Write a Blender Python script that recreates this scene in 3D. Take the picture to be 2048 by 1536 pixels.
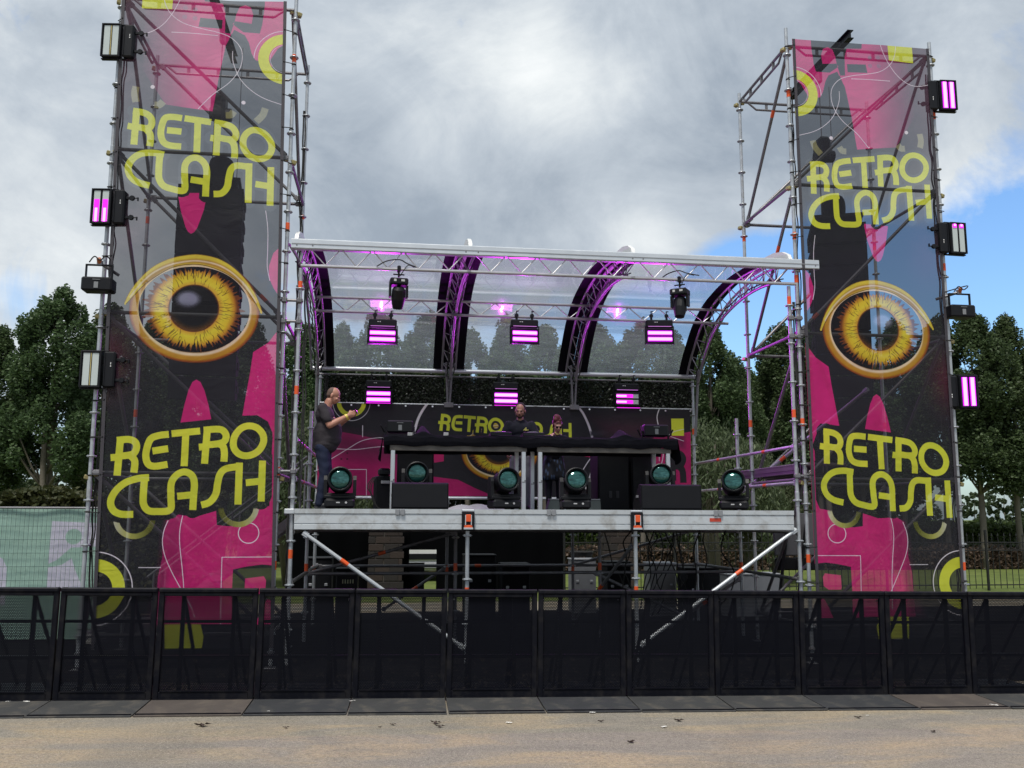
import bpy, bmesh, math, random
import numpy as np
from mathutils import Vector, Matrix, Euler
random.seed(7); RNG = np.random.default_rng(11)
for _o in list(bpy.data.objects): bpy.data.objects.remove(_o)
SC = bpy.context.scene
COL = SC.collection
rad = math.radians

# ------------------------------------------------------------------ camera
F = 1840.0; HC = 2.0
YAW, PITCH, ROLL = rad(7.5), rad(8.26), rad(0.17)
_f = np.array([math.sin(YAW)*math.cos(PITCH), math.cos(YAW)*math.cos(PITCH), math.sin(PITCH)])
_r0 = np.array([math.cos(YAW), -math.sin(YAW), 0.0]); _u0 = np.cross(_r0, _f)
_R = math.cos(ROLL)*_r0 + math.sin(ROLL)*_u0
_U = -math.sin(ROLL)*_r0 + math.cos(ROLL)*_u0
def at(px, py, Y):
    """the point of the vertical plane at depth Y that was measured at this spot of the photograph"""
    d = (px-1024)*_R-(py-768)*_U+F*_f
    t = Y/d[1]
    return (float(d[0]*t), float(Y), float(HC+d[2]*t))
def sight(px, py):
    d = (px-1024)*_R-(py-768)*_U+F*_f
    return d/np.linalg.norm(d)
cam = bpy.data.cameras.new('camera'); cam.sensor_width = 36; cam.lens = F/2048*36
cam.clip_start = 0.1; cam.clip_end = 3000
co = bpy.data.objects.new('camera', cam); COL.objects.link(co)
m3 = Matrix(((_R[0], _U[0], -_f[0]), (_R[1], _U[1], -_f[1]), (_R[2], _U[2], -_f[2])))
co.matrix_world = Matrix.Translation((0, 0, HC)) @ m3.to_4x4()
SC.camera = co

# ------------------------------------------------------------------ view, world, sun
SC.view_settings.view_transform = 'Standard'; SC.view_settings.look = 'None'
SC.view_settings.gamma = 1; SC.view_settings.use_curve_mapping = False
SC.view_settings.exposure = 0.20
SC.cycles.transparent_max_bounces = 24
SC.cycles.max_bounces = 8
SC.cycles.use_denoising = True
SUN_EL, SUN_AZ = rad(64), rad(-152)       # azimuth from +Y; behind the camera, to the left
world = bpy.data.worlds.new('World'); SC.world = world; world.use_nodes = True
NT = world.node_tree; NT.nodes.clear()
class G:
    """small helper for building node graphs"""
    def __init__(s, nt): s.nt = nt
    def n(s, t, **k):
        a = s.nt.nodes.new(t)
        for q, v in k.items(): setattr(a, q, v)
        return a
    def put(s, sock, v):
        if isinstance(v, bpy.types.NodeSocket): s.nt.links.new(v, sock)
        elif v is not None: sock.default_value = v
    def m(s, op, a, b=None, c=None, clamp=False):
        x = s.n('ShaderNodeMath', operation=op); x.use_clamp = clamp
        s.put(x.inputs[0], a)
        if b is not None: s.put(x.inputs[1], b)
        if c is not None: s.put(x.inputs[2], c)
        return x.outputs[0]
    def v(s, op, a, b=None):
        x = s.n('ShaderNodeVectorMath', operation=op); s.put(x.inputs[0], a)
        if b is not None: s.put(x.inputs[1], b)
        return x.outputs['Value'] if op in ('DOT_PRODUCT', 'LENGTH') else x.outputs[0]
    def mix(s, f, a, b, typ='MIX'):
        x = s.n('ShaderNodeMix', data_type='RGBA', blend_type=typ)
        s.put(x.inputs[0], f); s.put(x.inputs[6], a); s.put(x.inputs[7], b)
        return x.outputs[2]
    def noise(s, vec, scale, detail=4, rough=.55, dist=0.0, lac=2.0):
        x = s.n('ShaderNodeTexNoise'); s.put(x.inputs['Vector'], vec)
        x.inputs['Scale'].default_value = scale; x.inputs['Detail'].default_value = detail
        x.inputs['Roughness'].default_value = rough; x.inputs['Distortion'].default_value = dist
        x.inputs['Lacunarity'].default_value = lac
        return x.outputs['Fac']
    def ramp(s, f, stops):
        x = s.n('ShaderNodeValToRGB'); s.put(x.inputs[0], f)
        e = x.color_ramp.elements
        while len(e) < len(stops): e.new(.5)
        for i, (p, c) in enumerate(stops):
            e[i].position = p; e[i].color = c if len(c) == 4 else (*c, 1)
        return x.outputs[0]
    def rng(s, f, a, b, c=0., d=1.):
        x = s.n('ShaderNodeMapRange'); s.put(x.inputs[0], f)
        for i, q in enumerate((a, b, c, d)): s.put(x.inputs[i+1], q)
        return x.outputs[0]

g = G(NT)
sky = g.n('ShaderNodeTexSky', sky_type='NISHITA'); sky.sun_disc = False
sky.sun_elevation = SUN_EL; sky.sun_rotation = SUN_AZ
sky.air_density = 1.3; sky.dust_density = 1.2; sky.ozone_density = 2.0
geo = g.n('ShaderNodeTexCoord').outputs['Generated']
dirn = g.v('NORMALIZE', geo)
sep = g.n('ShaderNodeSeparateXYZ'); g.put(sep.inputs[0], dirn)
zz = g.m('MAXIMUM', g.m('ADD', sep.outputs[2], .22), .05)
cx = g.m('DIVIDE', sep.outputs[0], zz); cy = g.m('DIVIDE', sep.outputs[1], zz)
cmb = g.n('ShaderNodeCombineXYZ'); g.put(cmb.inputs[0], cx); g.put(cmb.inputs[1], cy)
cv = cmb.outputs[0]
def blob(px, py, deg, amp):
    d = sight(px, py)
    dot = g.v('DOT_PRODUCT', dirn, (float(d[0]), float(d[1]), float(d[2])))
    k = -2.0/(rad(deg)**2)
    e = g.m('EXPONENT', g.m('MULTIPLY', g.m('SUBTRACT', 1.0, dot), k))
    return g.m('MULTIPLY', e, amp)
def addall(xs, base):
    t = base
    for x in xs: t = g.m('ADD', t, x)
    return t
n1 = g.noise(cv, 1.15, 10, .60, .45); n2 = g.noise(cv, 3.1, 8, .6, .25); n3 = g.noise(dirn, 2.6, 8, .55, .3)
nf = g.noise(dirn, 7.0, 8, .62, .6)
# where the cloud cover opens on blue
gaps = [blob(1545, 620, 5.0, -.95), blob(1480, 520, 2.6, -.35), blob(1740, 560, 4.5, -.55), blob(1330, 360, 5, .35), blob(1600, 250, 6.5, .45), blob(1500, 400, 2.6, .22), blob(2030, 570, 6.5, -.80), blob(1080, 720, 6.5, -.50), blob(1700, 700, 6, -.5),
        blob(40, 380, 2.0, -.13), blob(5, 590, 2.2, -.30), blob(700, 700, 5, -.30), blob(15, 20, 2.6, -.22), blob(905, 40, 2.0, -.20),
        blob(1330, 640, 5, -.40), blob(120, 950, 4, -.35), blob(2040, 420, 4, -.06), blob(1940, 950, 6, -.3),
        blob(1290, 480, 3.2, .30), blob(1880, 400, 4.0, .30), blob(1000, 330, 11, .30), blob(200, 300, 8, .22)]
cov = addall(gaps, g.m('ADD', g.m('MULTIPLY', g.m('SUBTRACT', n1, .5), .6), g.m('ADD', g.m('MULTIPLY', g.m('SUBTRACT', nf, .5), 1.15), .66)))
mask = g.rng(cov, .22, .56)
lum = [blob(1060, 130, 4.2, .28), blob(900, 110, 3.5, .16), blob(1200, 200, 6.0, .12), blob(60, 330, 5.5, .12), blob(170, 500, 5.0, .13), blob(1290, 490, 3.0, .26),
       blob(650, 120, 5.5, .07), blob(1960, 120, 3.5, .14), blob(1900, 430, 3.2, .24), blob(2000, 330, 3., .12), blob(60, 640, 5, .08), blob(330, 40, 4, .08),
       blob(850, 420, 7, -.07), blob(1130, 400, 6, -.07), blob(1500, 150, 7, -.08), blob(1650, 90, 6, -.06), blob(170, 90, 3.0, -.10), blob(640, 330, 6, -.05), blob(1400, 330, 5, -.07)]
lv = addall(lum, g.m('ADD', g.m('MULTIPLY', g.m('SUBTRACT', n2, .5), .34), g.m('ADD', g.m('MULTIPLY', g.m('SUBTRACT', n3, .5), .26), .42)))
n5 = g.noise(dirn, 4.2, 10, .64, 1.1)
lv = g.m('ADD', lv, g.m('ADD', g.m('MULTIPLY', g.m('SUBTRACT', nf, .5), .34), g.m('MULTIPLY', g.m('SUBTRACT', n5, .5), .62)))
ccol = g.ramp(lv, [(0.0, (2.4, 2.85, 3.5)), (.26, (3.1, 3.65, 4.35)), (.48, (4.8, 5.35, 5.95)), (.72, (7.3, 7.7, 7.9)), (1.0, (10, 10.1, 10))])
skyc = g.mix(1.0, sky.outputs[0], (1.08, 1.40, 1.78, 1), 'MULTIPLY')
tot = g.mix(mask, skyc, ccol)
bg = g.n('ShaderNodeBackground'); g.put(bg.inputs[0], tot); bg.inputs[1].default_value = .1
wo = g.n('ShaderNodeOutputWorld'); NT.links.new(bg.outputs[0], wo.inputs[0])

sun = bpy.data.lights.new('sun', 'SUN'); sun.energy = 3.0; sun.angle = rad(14); sun.color = (1, .95, .87)
so = bpy.data.objects.new('sun', sun); COL.objects.link(so)
_sd = Vector((math.sin(SUN_AZ)*math.cos(SUN_EL), math.cos(SUN_AZ)*math.cos(SUN_EL), math.sin(SUN_EL)))
so.rotation_euler = _sd.to_track_quat('Z', 'Y').to_euler()

# ------------------------------------------------------------------ materials
MATS = {}
def mat(name, col, rough=.6, metal=0., var=.12, vscale=6., bump=0., bscale=40., emit=None, estr=0., spec=.5, dirt=None, dirtscale=2., coat=0.):
    """Principled material with procedural mottling, roughness wear and fine relief"""
    if name in MATS: return MATS[name]
    m = bpy.data.materials.new(name); m.use_nodes = True
    nt = m.node_tree; b = nt.nodes['Principled BSDF']; q = G(nt)
    tc = q.n('ShaderNodeTexCoord').outputs['Object']
    n = q.noise(tc, vscale, 5, .6)
    lo = tuple(c*(1-var) for c in col)+(1,); hi = tuple(min(1, c*(1+var)) for c in col)+(1,)
    c = q.mix(n, lo, hi)
    if dirt:
        dn = q.rng(q.noise(tc, dirtscale, 6, .65, .5), .48, .72)
        c = q.mix(q.m('MULTIPLY', dn, dirt[3]), c, (*dirt[:3], 1))
    q.put(b.inputs['Base Color'], c)
    q.put(b.inputs['Roughness'], q.rng(n, .2, .8, max(.02, rough-.08), min(1, rough+.08)))
    b.inputs['Metallic'].default_value = metal
    b.inputs['Specular IOR Level'].default_value = spec
    b.inputs['Coat Weight'].default_value = coat
    if bump:
        bn = q.n('ShaderNodeBump'); bn.inputs['Strength'].default_value = bump; bn.inputs['Distance'].default_value = .01
        q.put(bn.inputs['Height'], q.noise(tc, bscale, 4, .6)); q.put(b.inputs['Normal'], bn.outputs[0])
    if emit:
        b.inputs['Emission Color'].default_value = (*emit, 1); b.inputs['Emission Strength'].default_value = estr
    MATS[name] = m
    return m
def seethrough(m, opacity):
    """mix a transparent share in front of the existing surface (open mesh, thin film)"""
    nt = m.node_tree; q = G(nt); out = [x for x in nt.nodes if x.type == 'OUTPUT_MATERIAL'][0]
    src = out.inputs[0].links[0].from_socket
    mx = q.n('ShaderNodeMixShader'); tr = q.n('ShaderNodeBsdfTransparent')
    q.put(mx.inputs[0], opacity); nt.links.new(tr.outputs[0], mx.inputs[1]); nt.links.new(src, mx.inputs[2])
    nt.links.new(mx.outputs[0], out.inputs[0])
    return m
STEEL = mat('galvanised_steel', (.46, .49, .52), .42, .55, .22, 9, .15, 60, dirt=(.22, .2, .18, .5), dirtscale=5)
STEELD = mat('old_scaffold_steel', (.20, .20, .215), .5, .5, .25, 9, .15, 60, dirt=(.12, .1, .09, .6), dirtscale=6)
ALU = mat('aluminium', (.66, .69, .72), .38, .6, .1, 5, .06, 80)
ALUD = mat('aluminium_truss', (.5, .5, .53), .36, .7, .12, 5, .05, 80)
FASC = mat('deck_edge_aluminium', (.62, .66, .69), .45, .35, .08, 3, .1, 30, dirt=(.33, .31, .28, .75), dirtscale=4.5)
ORANGE = mat('orange_marking', (.75, .10, .02), .5, 0, .15, 30)
BRASS = mat('coupler_zinc', (.34, .29, .13), .5, .5, .3, 20)
BLACK = mat('black_powder_coat', (.006, .0065, .009), .45, 0, .3, 8, .1, 60, spec=.28)
BLACKM = mat('matt_black', (.0045, .005, .0075), .75, 0, .3, 8, .1, 60, spec=.2)
CLOTH = mat('black_stage_cloth', (.0055, .0055, .009), .9, 0, .3, 7, .5, 25, spec=.15)
RUBBER = mat('rubber', (.02, .02, .02), .8, 0, .2, 10)
GREY = mat('grey_plastic', (.25, .26, .28), .5)
WHITE = mat('white_print', (.75, .75, .75), .6, 0, .05)

# ------------------------------------------------------------------ mesh builder
class MB:
    def __init__(s): s.v = []; s.f = []
    def add(s, vs, fs):
        o = len(s.v); s.v += [tuple(map(float, p)) for p in vs]; s.f += [tuple(o+i for i in q) for q in fs]; return s
    def box(s, c, d, rot=None, b=0.0):
        hx, hy, hz = d[0]/2, d[1]/2, d[2]/2
        b = min(b, hx*.8, hy*.8, hz*.8)
        if b <= 0:
            vs = [Vector((x, y, z)) for x in (-hx, hx) for y in (-hy, hy) for z in (-hz, hz)]
            fs = [(0, 1, 3, 2), (4, 6, 7, 5), (0, 4, 5, 1), (2, 3, 7, 6), (0, 2, 6, 4), (1, 5, 7, 3)]
        else:
            vs = []; idx = {}
            for sx in (-1, 1):
                for sy in (-1, 1):
                    for sz in (-1, 1):
                        for k in range(3):
                            p = [sx*(hx-b), sy*(hy-b), sz*(hz-b)]; p[k] += (sx, sy, sz)[k]*b
                            idx[(sx, sy, sz, k)] = len(vs); vs.append(Vector(p))
            fs = []
            for k in range(3):
                a, c2 = [j for j in range(3) if j != k]
                for sg in (-1, 1):
                    q = []
                    for (u, w) in ((-1, -1), (1, -1), (1, 1), (-1, 1)):
                        t = [0, 0, 0]; t[k] = sg; t[a] = u; t[c2] = w; q.append(idx[(*t, k)])
                    if (sg > 0) == (k == 1): q.reverse()
                    fs.append(q)
            for k in range(3):
                a, c2 = [j for j in range(3) if j != k]
                for u in (-1, 1):
                    for w in (-1, 1):
                        t1 = [0, 0, 0]; t1[a] = u; t1[c2] = w; t2 = list(t1); t1[k] = -1; t2[k] = 1
                        fs.append([idx[(*t1, a)], idx[(*t2, a)], idx[(*t2, c2)], idx[(*t1, c2)]])
            for sx in (-1, 1):
                for sy in (-1, 1):
                    for sz in (-1, 1):
                        fs.append([idx[(sx, sy, sz, k)] for k in range(3)])
        c = Vector(c)
        if rot is not None:
            R = rot if isinstance(rot, Matrix) else Euler(rot).to_matrix()
            vs = [R @ p + c for p in vs]
        else: vs = [p+c for p in vs]
        return s.add(vs, fs)
    def tube(s, p, q, r, n=8, r2=None, cap=True):
        p, q = Vector(p), Vector(q); d = (q-p)
        if d.length < 1e-6: return s
        d.normalize(); a = d.orthogonal().normalized(); b = d.cross(a); r2 = r if r2 is None else r2
        vs = []
        for i in range(n):
            t = 2*math.pi*i/n; e = a*math.cos(t)+b*math.sin(t); vs += [p+e*r, q+e*r2]
        fs = [(2*i, 2*((i+1) % n), 2*((i+1) % n)+1, 2*i+1) for i in range(n)]
        if cap: fs += [tuple(2*i for i in reversed(range(n))), tuple(2*i+1 for i in range(n))]
        return s.add(vs, fs)
    def path(s, pts, r, n=6, closed=False):
        pts = [Vector(p) for p in pts]; N = len(pts); rings = []; ref = None
        for i, p in enumerate(pts):
            a = pts[(i-1) % N] if (closed or i > 0) else p; b = pts[(i+1) % N] if (closed or i < N-1) else p
            d = (b-a).normalized()
            if ref is None: ref = d.orthogonal().normalized()
            ref = (ref-d*ref.dot(d)).normalized(); w = d.cross(ref)
            rr = r[i] if hasattr(r, '__len__') else r
            rings.append([p+(ref*math.cos(2*math.pi*k/n)+w*math.sin(2*math.pi*k/n))*rr for k in range(n)])
        vs = [x for R_ in rings for x in R_]; fs = []
        for i in range(N if closed else N-1):
            j = (i+1) % N
            for k in range(n):
                k2 = (k+1) % n; fs.append((i*n+k, i*n+k2, j*n+k2, j*n+k))
        if not closed: fs += [tuple(reversed(range(n))), tuple((N-1)*n+k for k in range(n))]
        return s.add(vs, fs)
    def lathe(s, prof, c=(0, 0, 0), axis='Z', n=16, R=None):
        vs = []; fs = []; m = len(prof)
        for i in range(n):
            t = 2*math.pi*i/n
            for (r, h) in prof:
                p = Vector((r*math.cos(t), r*math.sin(t), h))
                if R is not None: p = R @ p
                elif axis == 'Y': p = Vector((p.x, -p.z, p.y))
                elif axis == 'X': p = Vector((p.z, p.x, p.y))
                vs.append(p+Vector(c))
        for i in range(n):
            j = (i+1) % n
            for k in range(m-1): fs.append((i*m+k, j*m+k, j*m+k+1, i*m+k+1))
        if prof[0][0] > 1e-6: fs.append(tuple(i*m for i in reversed(range(n))))
        if prof[-1][0] > 1e-6: fs.append(tuple(i*m+m-1 for i in range(n)))
        return s.add(vs, fs)
    def prism(s, poly, y0, y1, plane='XZ'):
        n = len(poly)
        f = (lambda a, b, t: (a, t, b)) if plane == 'XZ' else ((lambda a, b, t: (t, a, b)) if plane == 'YZ' else (lambda a, b, t: (a, b, t)))
        vs = [f(a, b, y0) for a, b in poly]+[f(a, b, y1) for a, b in poly]
        fs = [tuple(range(n)), tuple(reversed(range(n, 2*n)))]+[(i, i+n, (i+1) % n+n, (i+1) % n) for i in range(n)]
        return s.add(vs, fs)
    def grid(s, fn, nu, nv):
        vs = [fn(i/nu, j/nv) for j in range(nv+1) for i in range(nu+1)]
        fs = [(j*(nu+1)+i, j*(nu+1)+i+1, (j+1)*(nu+1)+i+1, (j+1)*(nu+1)+i) for j in range(nv) for i in range(nu)]
        return s.add(vs, fs)
    def mesh(s, name, m=None, smooth=False):
        me = bpy.data.meshes.new(name); me.from_pydata(s.v, [], s.f)
        if m is not None: me.materials.append(m)
        if smooth: me.polygons.foreach_set('use_smooth', [True]*len(me.polygons))
        me.update(); return me
    def build(s, name, m, parent=None, smooth=False, world=False, kind=None):
        if world and parent is not None:
            L = parent.location
            s.v = [(x-L.x, y-L.y, z-L.z) for x, y, z in s.v]
        return link(name, s.mesh(name, m, smooth), parent, kind)
def link(name, me, parent=None, kind=None):
    o = bpy.data.objects.new(name, me); COL.objects.link(o)
    if parent is not None: o.parent = parent
    if kind: o['kind'] = kind
    return o
def tag(o, label, cat=None, group=None, kind=None):
    if label: o['label'] = label
    if cat: o['category'] = cat
    if group: o['group'] = group
    if kind: o['kind'] = kind
    return o
def thing(name, label, cat, loc=(0, 0, 0), rz=0., group=None):
    o = bpy.data.objects.new(name, None); COL.objects.link(o); o.empty_display_size = .1
    o.location = loc; o.rotation_euler = (0, 0, rz)
    return tag(o, label, cat, group)
def clone(o, label=None, parent=None, loc=None, rot=None):
    c = o.copy(); COL.objects.link(c); c.parent = parent
    if label: c['label'] = label
    if loc is not None: c.location = loc
    if rot is not None: c.rotation_euler = rot
    for ch in [x for x in KIDS(o)]: clone(ch, None, c)
    return c
def KIDS(o): return [x for x in COL.objects if x.parent == o] if False else list(o.children)
def inst(name, me, parent, loc=(0, 0, 0), rot=(0, 0, 0)):
    o = link(name, me, parent); o.location = loc; o.rotation_euler = rot; return o
def smoothcurve(pts, k=6, closed=False):
    P = [np.array(p, float) for p in pts]; out = []; n = len(P)
    for i in range(n if closed else n-1):
        if closed: a, b, c, d = P[(i-1) % n], P[i], P[(i+1) % n], P[(i+2) % n]
        else: a, b, c, d = P[max(i-1, 0)], P[i], P[i+1], P[min(i+2, n-1)]
        for j in range(k):
            t = j/k
            out.append(.5*((2*b)+(c-a)*t+(2*a-5*b+4*c-d)*t*t+(3*b-a-3*c+d)*t**3))
    if not closed: out.append(P[-1])
    return out
# ------------------------------------------------------------------ printed banners: the artwork is drawn in code
BZ0, BZ1, BY = .28, 9.50, 12.90
BW = 2.31
def lx0(z): return -3.965+(9.4-z)*.0183
RX1 = 8.455
def canL(px, py):
    p = at(px, py, BY); return (p[0]-lx0(p[2]), p[2])
def canR(px, py):
    p = at(px, py, BY); return (RX1-p[0], p[2])
def locR(px, py):
    p = at(px, py, BY); return (p[0]-(RX1-BW), p[2])
def crop(fn, ox, oy, k): return lambda x, y: fn(ox+x*k, oy+y*k)
C1 = crop(canL, 140, 0, .2539); C2 = crop(canL, 140, 390, .2539); C3 = crop(canL, 140, 780, .26694)
C4 = crop(canR, 1440, 30, .2539); C5 = crop(canR, 1440, 420, .2539); C6 = crop(canR, 1440, 800, .26039)
D4 = crop(locR, 1440, 30, .2539); D6 = crop(locR, 1440, 800, .26039)

class Art:
    """raster canvas in metres: s across, z up"""
    def __init__(a, w, z0, z1, res, col):
        a.w, a.z0, a.z1, a.res = w, z0, z1, res
        a.nx = int(round(w/res)); a.ny = int(round((z1-z0)/res))
        a.im = np.empty((a.ny, a.nx, 3), np.float32); a.im[:] = col
        a.op = np.full((a.ny, a.nx), .74, np.float32)
        a.S = (np.arange(a.nx)+.5)*res; a.Z = z0+(np.arange(a.ny)+.5)*res
    def win(a, s0, s1, z0, z1):
        i0 = max(0, int(s0/a.res)-2); i1 = min(a.nx, int(s1/a.res)+3)
        j0 = max(0, int((z0-a.z0)/a.res)-2); j1 = min(a.ny, int((z1-a.z0)/a.res)+3)
        if i1 <= i0 or j1 <= j0: return None
        S, Z = np.meshgrid(a.S[i0:i1], a.Z[j0:j1]); return (slice(j0, j1), slice(i0, i1)), S, Z
    def paint(a, sl, cov, col, alpha=1., op=None):
        c = (np.clip(cov, 0, 1)*alpha)[..., None]
        col = np.asarray(col, np.float32)
        a.im[sl] = a.im[sl]*(1-c)+col*c
        if op is not None: a.op[sl] = a.op[sl]*(1-c[..., 0])+op*c[..., 0]
    def sdf_stroke(a, S, Z, pts, w, round_ends=False):
        d = np.full(S.shape, 1e9, np.float32); n = len(pts)
        for i in range(n-1):
            (x0, y0), (x1, y1) = pts[i], pts[i+1]; dx, dy = x1-x0, y1-y0; L = math.hypot(dx, dy)
            if L < 1e-9: continue
            ux, uy = dx/L, dy/L; t = (S-x0)*ux+(Z-y0)*uy; p = np.abs(-(S-x0)*uy+(Z-y0)*ux)-w/2
            over = np.maximum(np.maximum(-t, t-L), p)
            d = np.minimum(d, over)
        if not round_ends:
            e0, e1 = pts[0], pts[-1]; rr_ = w/2*.97
            inner = [p for p in pts[1:-1] if math.hypot(p[0]-e0[0], p[1]-e0[1]) > rr_ and math.hypot(p[0]-e1[0], p[1]-e1[1]) > rr_]
        for (x, y) in (pts if round_ends else inner):
            d = np.minimum(d, np.hypot(S-x, Z-y)-w/2)
        return d
    def stroke(a, pts, w, col, curve=False, k=6, alpha=1., op=None, rnd=False, grow=0., round_ends=False):
        if curve: pts = [tuple(p) for p in smoothcurve(pts, k)]
        xs = [p[0] for p in pts]; zs = [p[1] for p in pts]; e = w/2+grow+.01
        r = a.win(min(xs)-e, max(xs)+e, min(zs)-e, max(zs)+e)
        if r is None: return
        sl, S, Z = r; d = a.sdf_stroke(S, Z, pts, w, round_ends)-grow
        a.paint(sl, .5-d/a.res, col, alpha, op)
    def poly(a, pts, col, curve=False, k=6, alpha=1., op=None, soft=0., fade=None):
        if curve: pts = [tuple(p) for p in smoothcurve(pts, k, True)]
        xs = [p[0] for p in pts]; zs = [p[1] for p in pts]; e = soft+.01
        r = a.win(min(xs)-e, max(xs)+e, min(zs)-e, max(zs)+e)
        if r is None: return
        sl, S, Z = r; ins = np.zeros(S.shape, bool); d = np.full(S.shape, 1e9, np.float32); n = len(pts)
        for i in range(n):
            (x0, y0), (x1, y1) = pts[i], pts[(i+1) % n]
            if abs(y1-y0) > 1e-12:
                c = ((y0 > Z) != (y1 > Z)) & (S < (x1-x0)*(Z-y0)/(y1-y0)+x0); ins ^= c
            dx, dy = x1-x0, y1-y0; L2 = dx*dx+dy*dy+1e-12
            t = np.clip(((S-x0)*dx+(Z-y0)*dy)/L2, 0, 1)
            d = np.minimum(d, np.hypot(S-x0-t*dx, Z-y0-t*dy))
        sd = np.where(ins, -d, d); cov = .5-sd/max(a.res, soft)
        if fade is not None: cov = np.clip(cov, 0, 1)*fade(S, Z)
        a.paint(sl, cov, col, alpha, op)
    def ring(a, c, r0, r1, col, alpha=1., op=None, asp=1., sect=None):
        r = a.win(c[0]-r1, c[0]+r1, c[1]-r1, c[1]+r1)
        if r is None: return
        sl, S, Z = r; q = np.hypot(S-c[0], (Z-c[1])/asp); cov = np.minimum(.5-(q-r1)/a.res, .5+(q-r0)/a.res)
        cov = np.clip(cov, 0, 1)
        if sect is not None: cov = cov*sect(S-c[0], Z-c[1])
        a.paint(sl, cov, col, alpha, op)

YEL = (.88, .90, .26); PNK = (.85, .155, .49); DRK = (.16, .16, .185); WHT = (.93, .90, .93)
# stroke skeletons of the lettering, traced in one common frame
RETRO = [([(350, 640), (372, 368)], 0, 0), ([(302, 508), (352, 504)], 0, 0), ([(346, 378), (430, 371), (478, 388), (493, 428), (474, 474), (430, 490), (350, 497)], 1, 0),
         ([(440, 488), (474, 520), (480, 560), (473, 618)], 1, 0),
         ([(731, 332), (660, 341), (600, 366), (572, 430), (562, 500), (580, 556), (630, 572), (722, 558)], 1, 0), ([(613, 458), (726, 440)], 0, 0),
         ([(755, 327), (966, 305)], 0, 0), ([(860, 320), (848, 570)], 0, 0),
         ([(1002, 552), (1022, 285)], 0, 0), ([(960, 428), (1006, 424)], 0, 0), ([(996, 298), (1090, 290), (1140, 300), (1165, 340), (1150, 384), (1100, 402), (1004, 412)], 1, 0),
         ([(1105, 400), (1140, 420), (1152, 470), (1148, 536)], 1, 0),
         ([(1335, 264), (1400, 278), (1446, 330), (1448, 395), (1405, 460), (1330, 492), (1262, 478), (1222, 425), (1228, 350), (1275, 287)], 1, 1)]
CLASH = [([(584, 656), (500, 664), (410, 695), (340, 755), (304, 830), (322, 895), (380, 926), (468, 928)], 1, 0),
         ([(553, 640), (543, 800), (548, 860), (580, 900), (640, 908), (741, 896), (748, 800), (752, 700), (790, 640), (850, 614), (905, 640), (925, 700), (918, 800), (912, 897)], 1, 0),
         ([(797, 796), (915, 785)], 0, 0),
         ([(978, 862), (1040, 840), (1085, 780), (1100, 700), (1120, 630), (1165, 590), (1265, 574)], 1, 0), ([(1265, 546), (1252, 858)], 0, 0),
         ([(1314, 696), (1440, 683)], 0, 0), ([(1441, 530), (1427, 836)], 0, 0)]
def logo(a, A, groups=(RETRO, CLASH), w=53, outline=36, op=.86, col=YEL):
    """A maps the frame of the tracing to canvas metres (2 x 3 affine)"""
    A = np.asarray(A); sc = math.sqrt(abs(A[0, 0]*A[1, 1]-A[0, 1]*A[1, 0]))
    T = lambda p: tuple(A @ np.array([p[0], p[1], 1.]))
    for ps in (0, 1):
        for gp in groups:
            for pts, cur, closed in gp:
                P = [tuple(q) for q in (smoothcurve(pts, 5, bool(closed)) if cur else pts)]
                if closed: P.append(P[0])
                P = [T(q) for q in P]
                if ps == 0:
                    if outline: a.stroke(P, w*sc, DRK, grow=outline*sc, op=.70, round_ends=True)
                else: a.stroke(P, w*sc*.93, col, op=op, grow=.004)
def affine(src, dst):
    M = np.array([[x, y, 1] for x, y in src]); sol, *_ = np.linalg.lstsq(M, np.array(dst), rcond=None)
    return sol.T
SRC = [(325, 355), (1475, 375), (275, 830), (1430, 835)]
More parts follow.
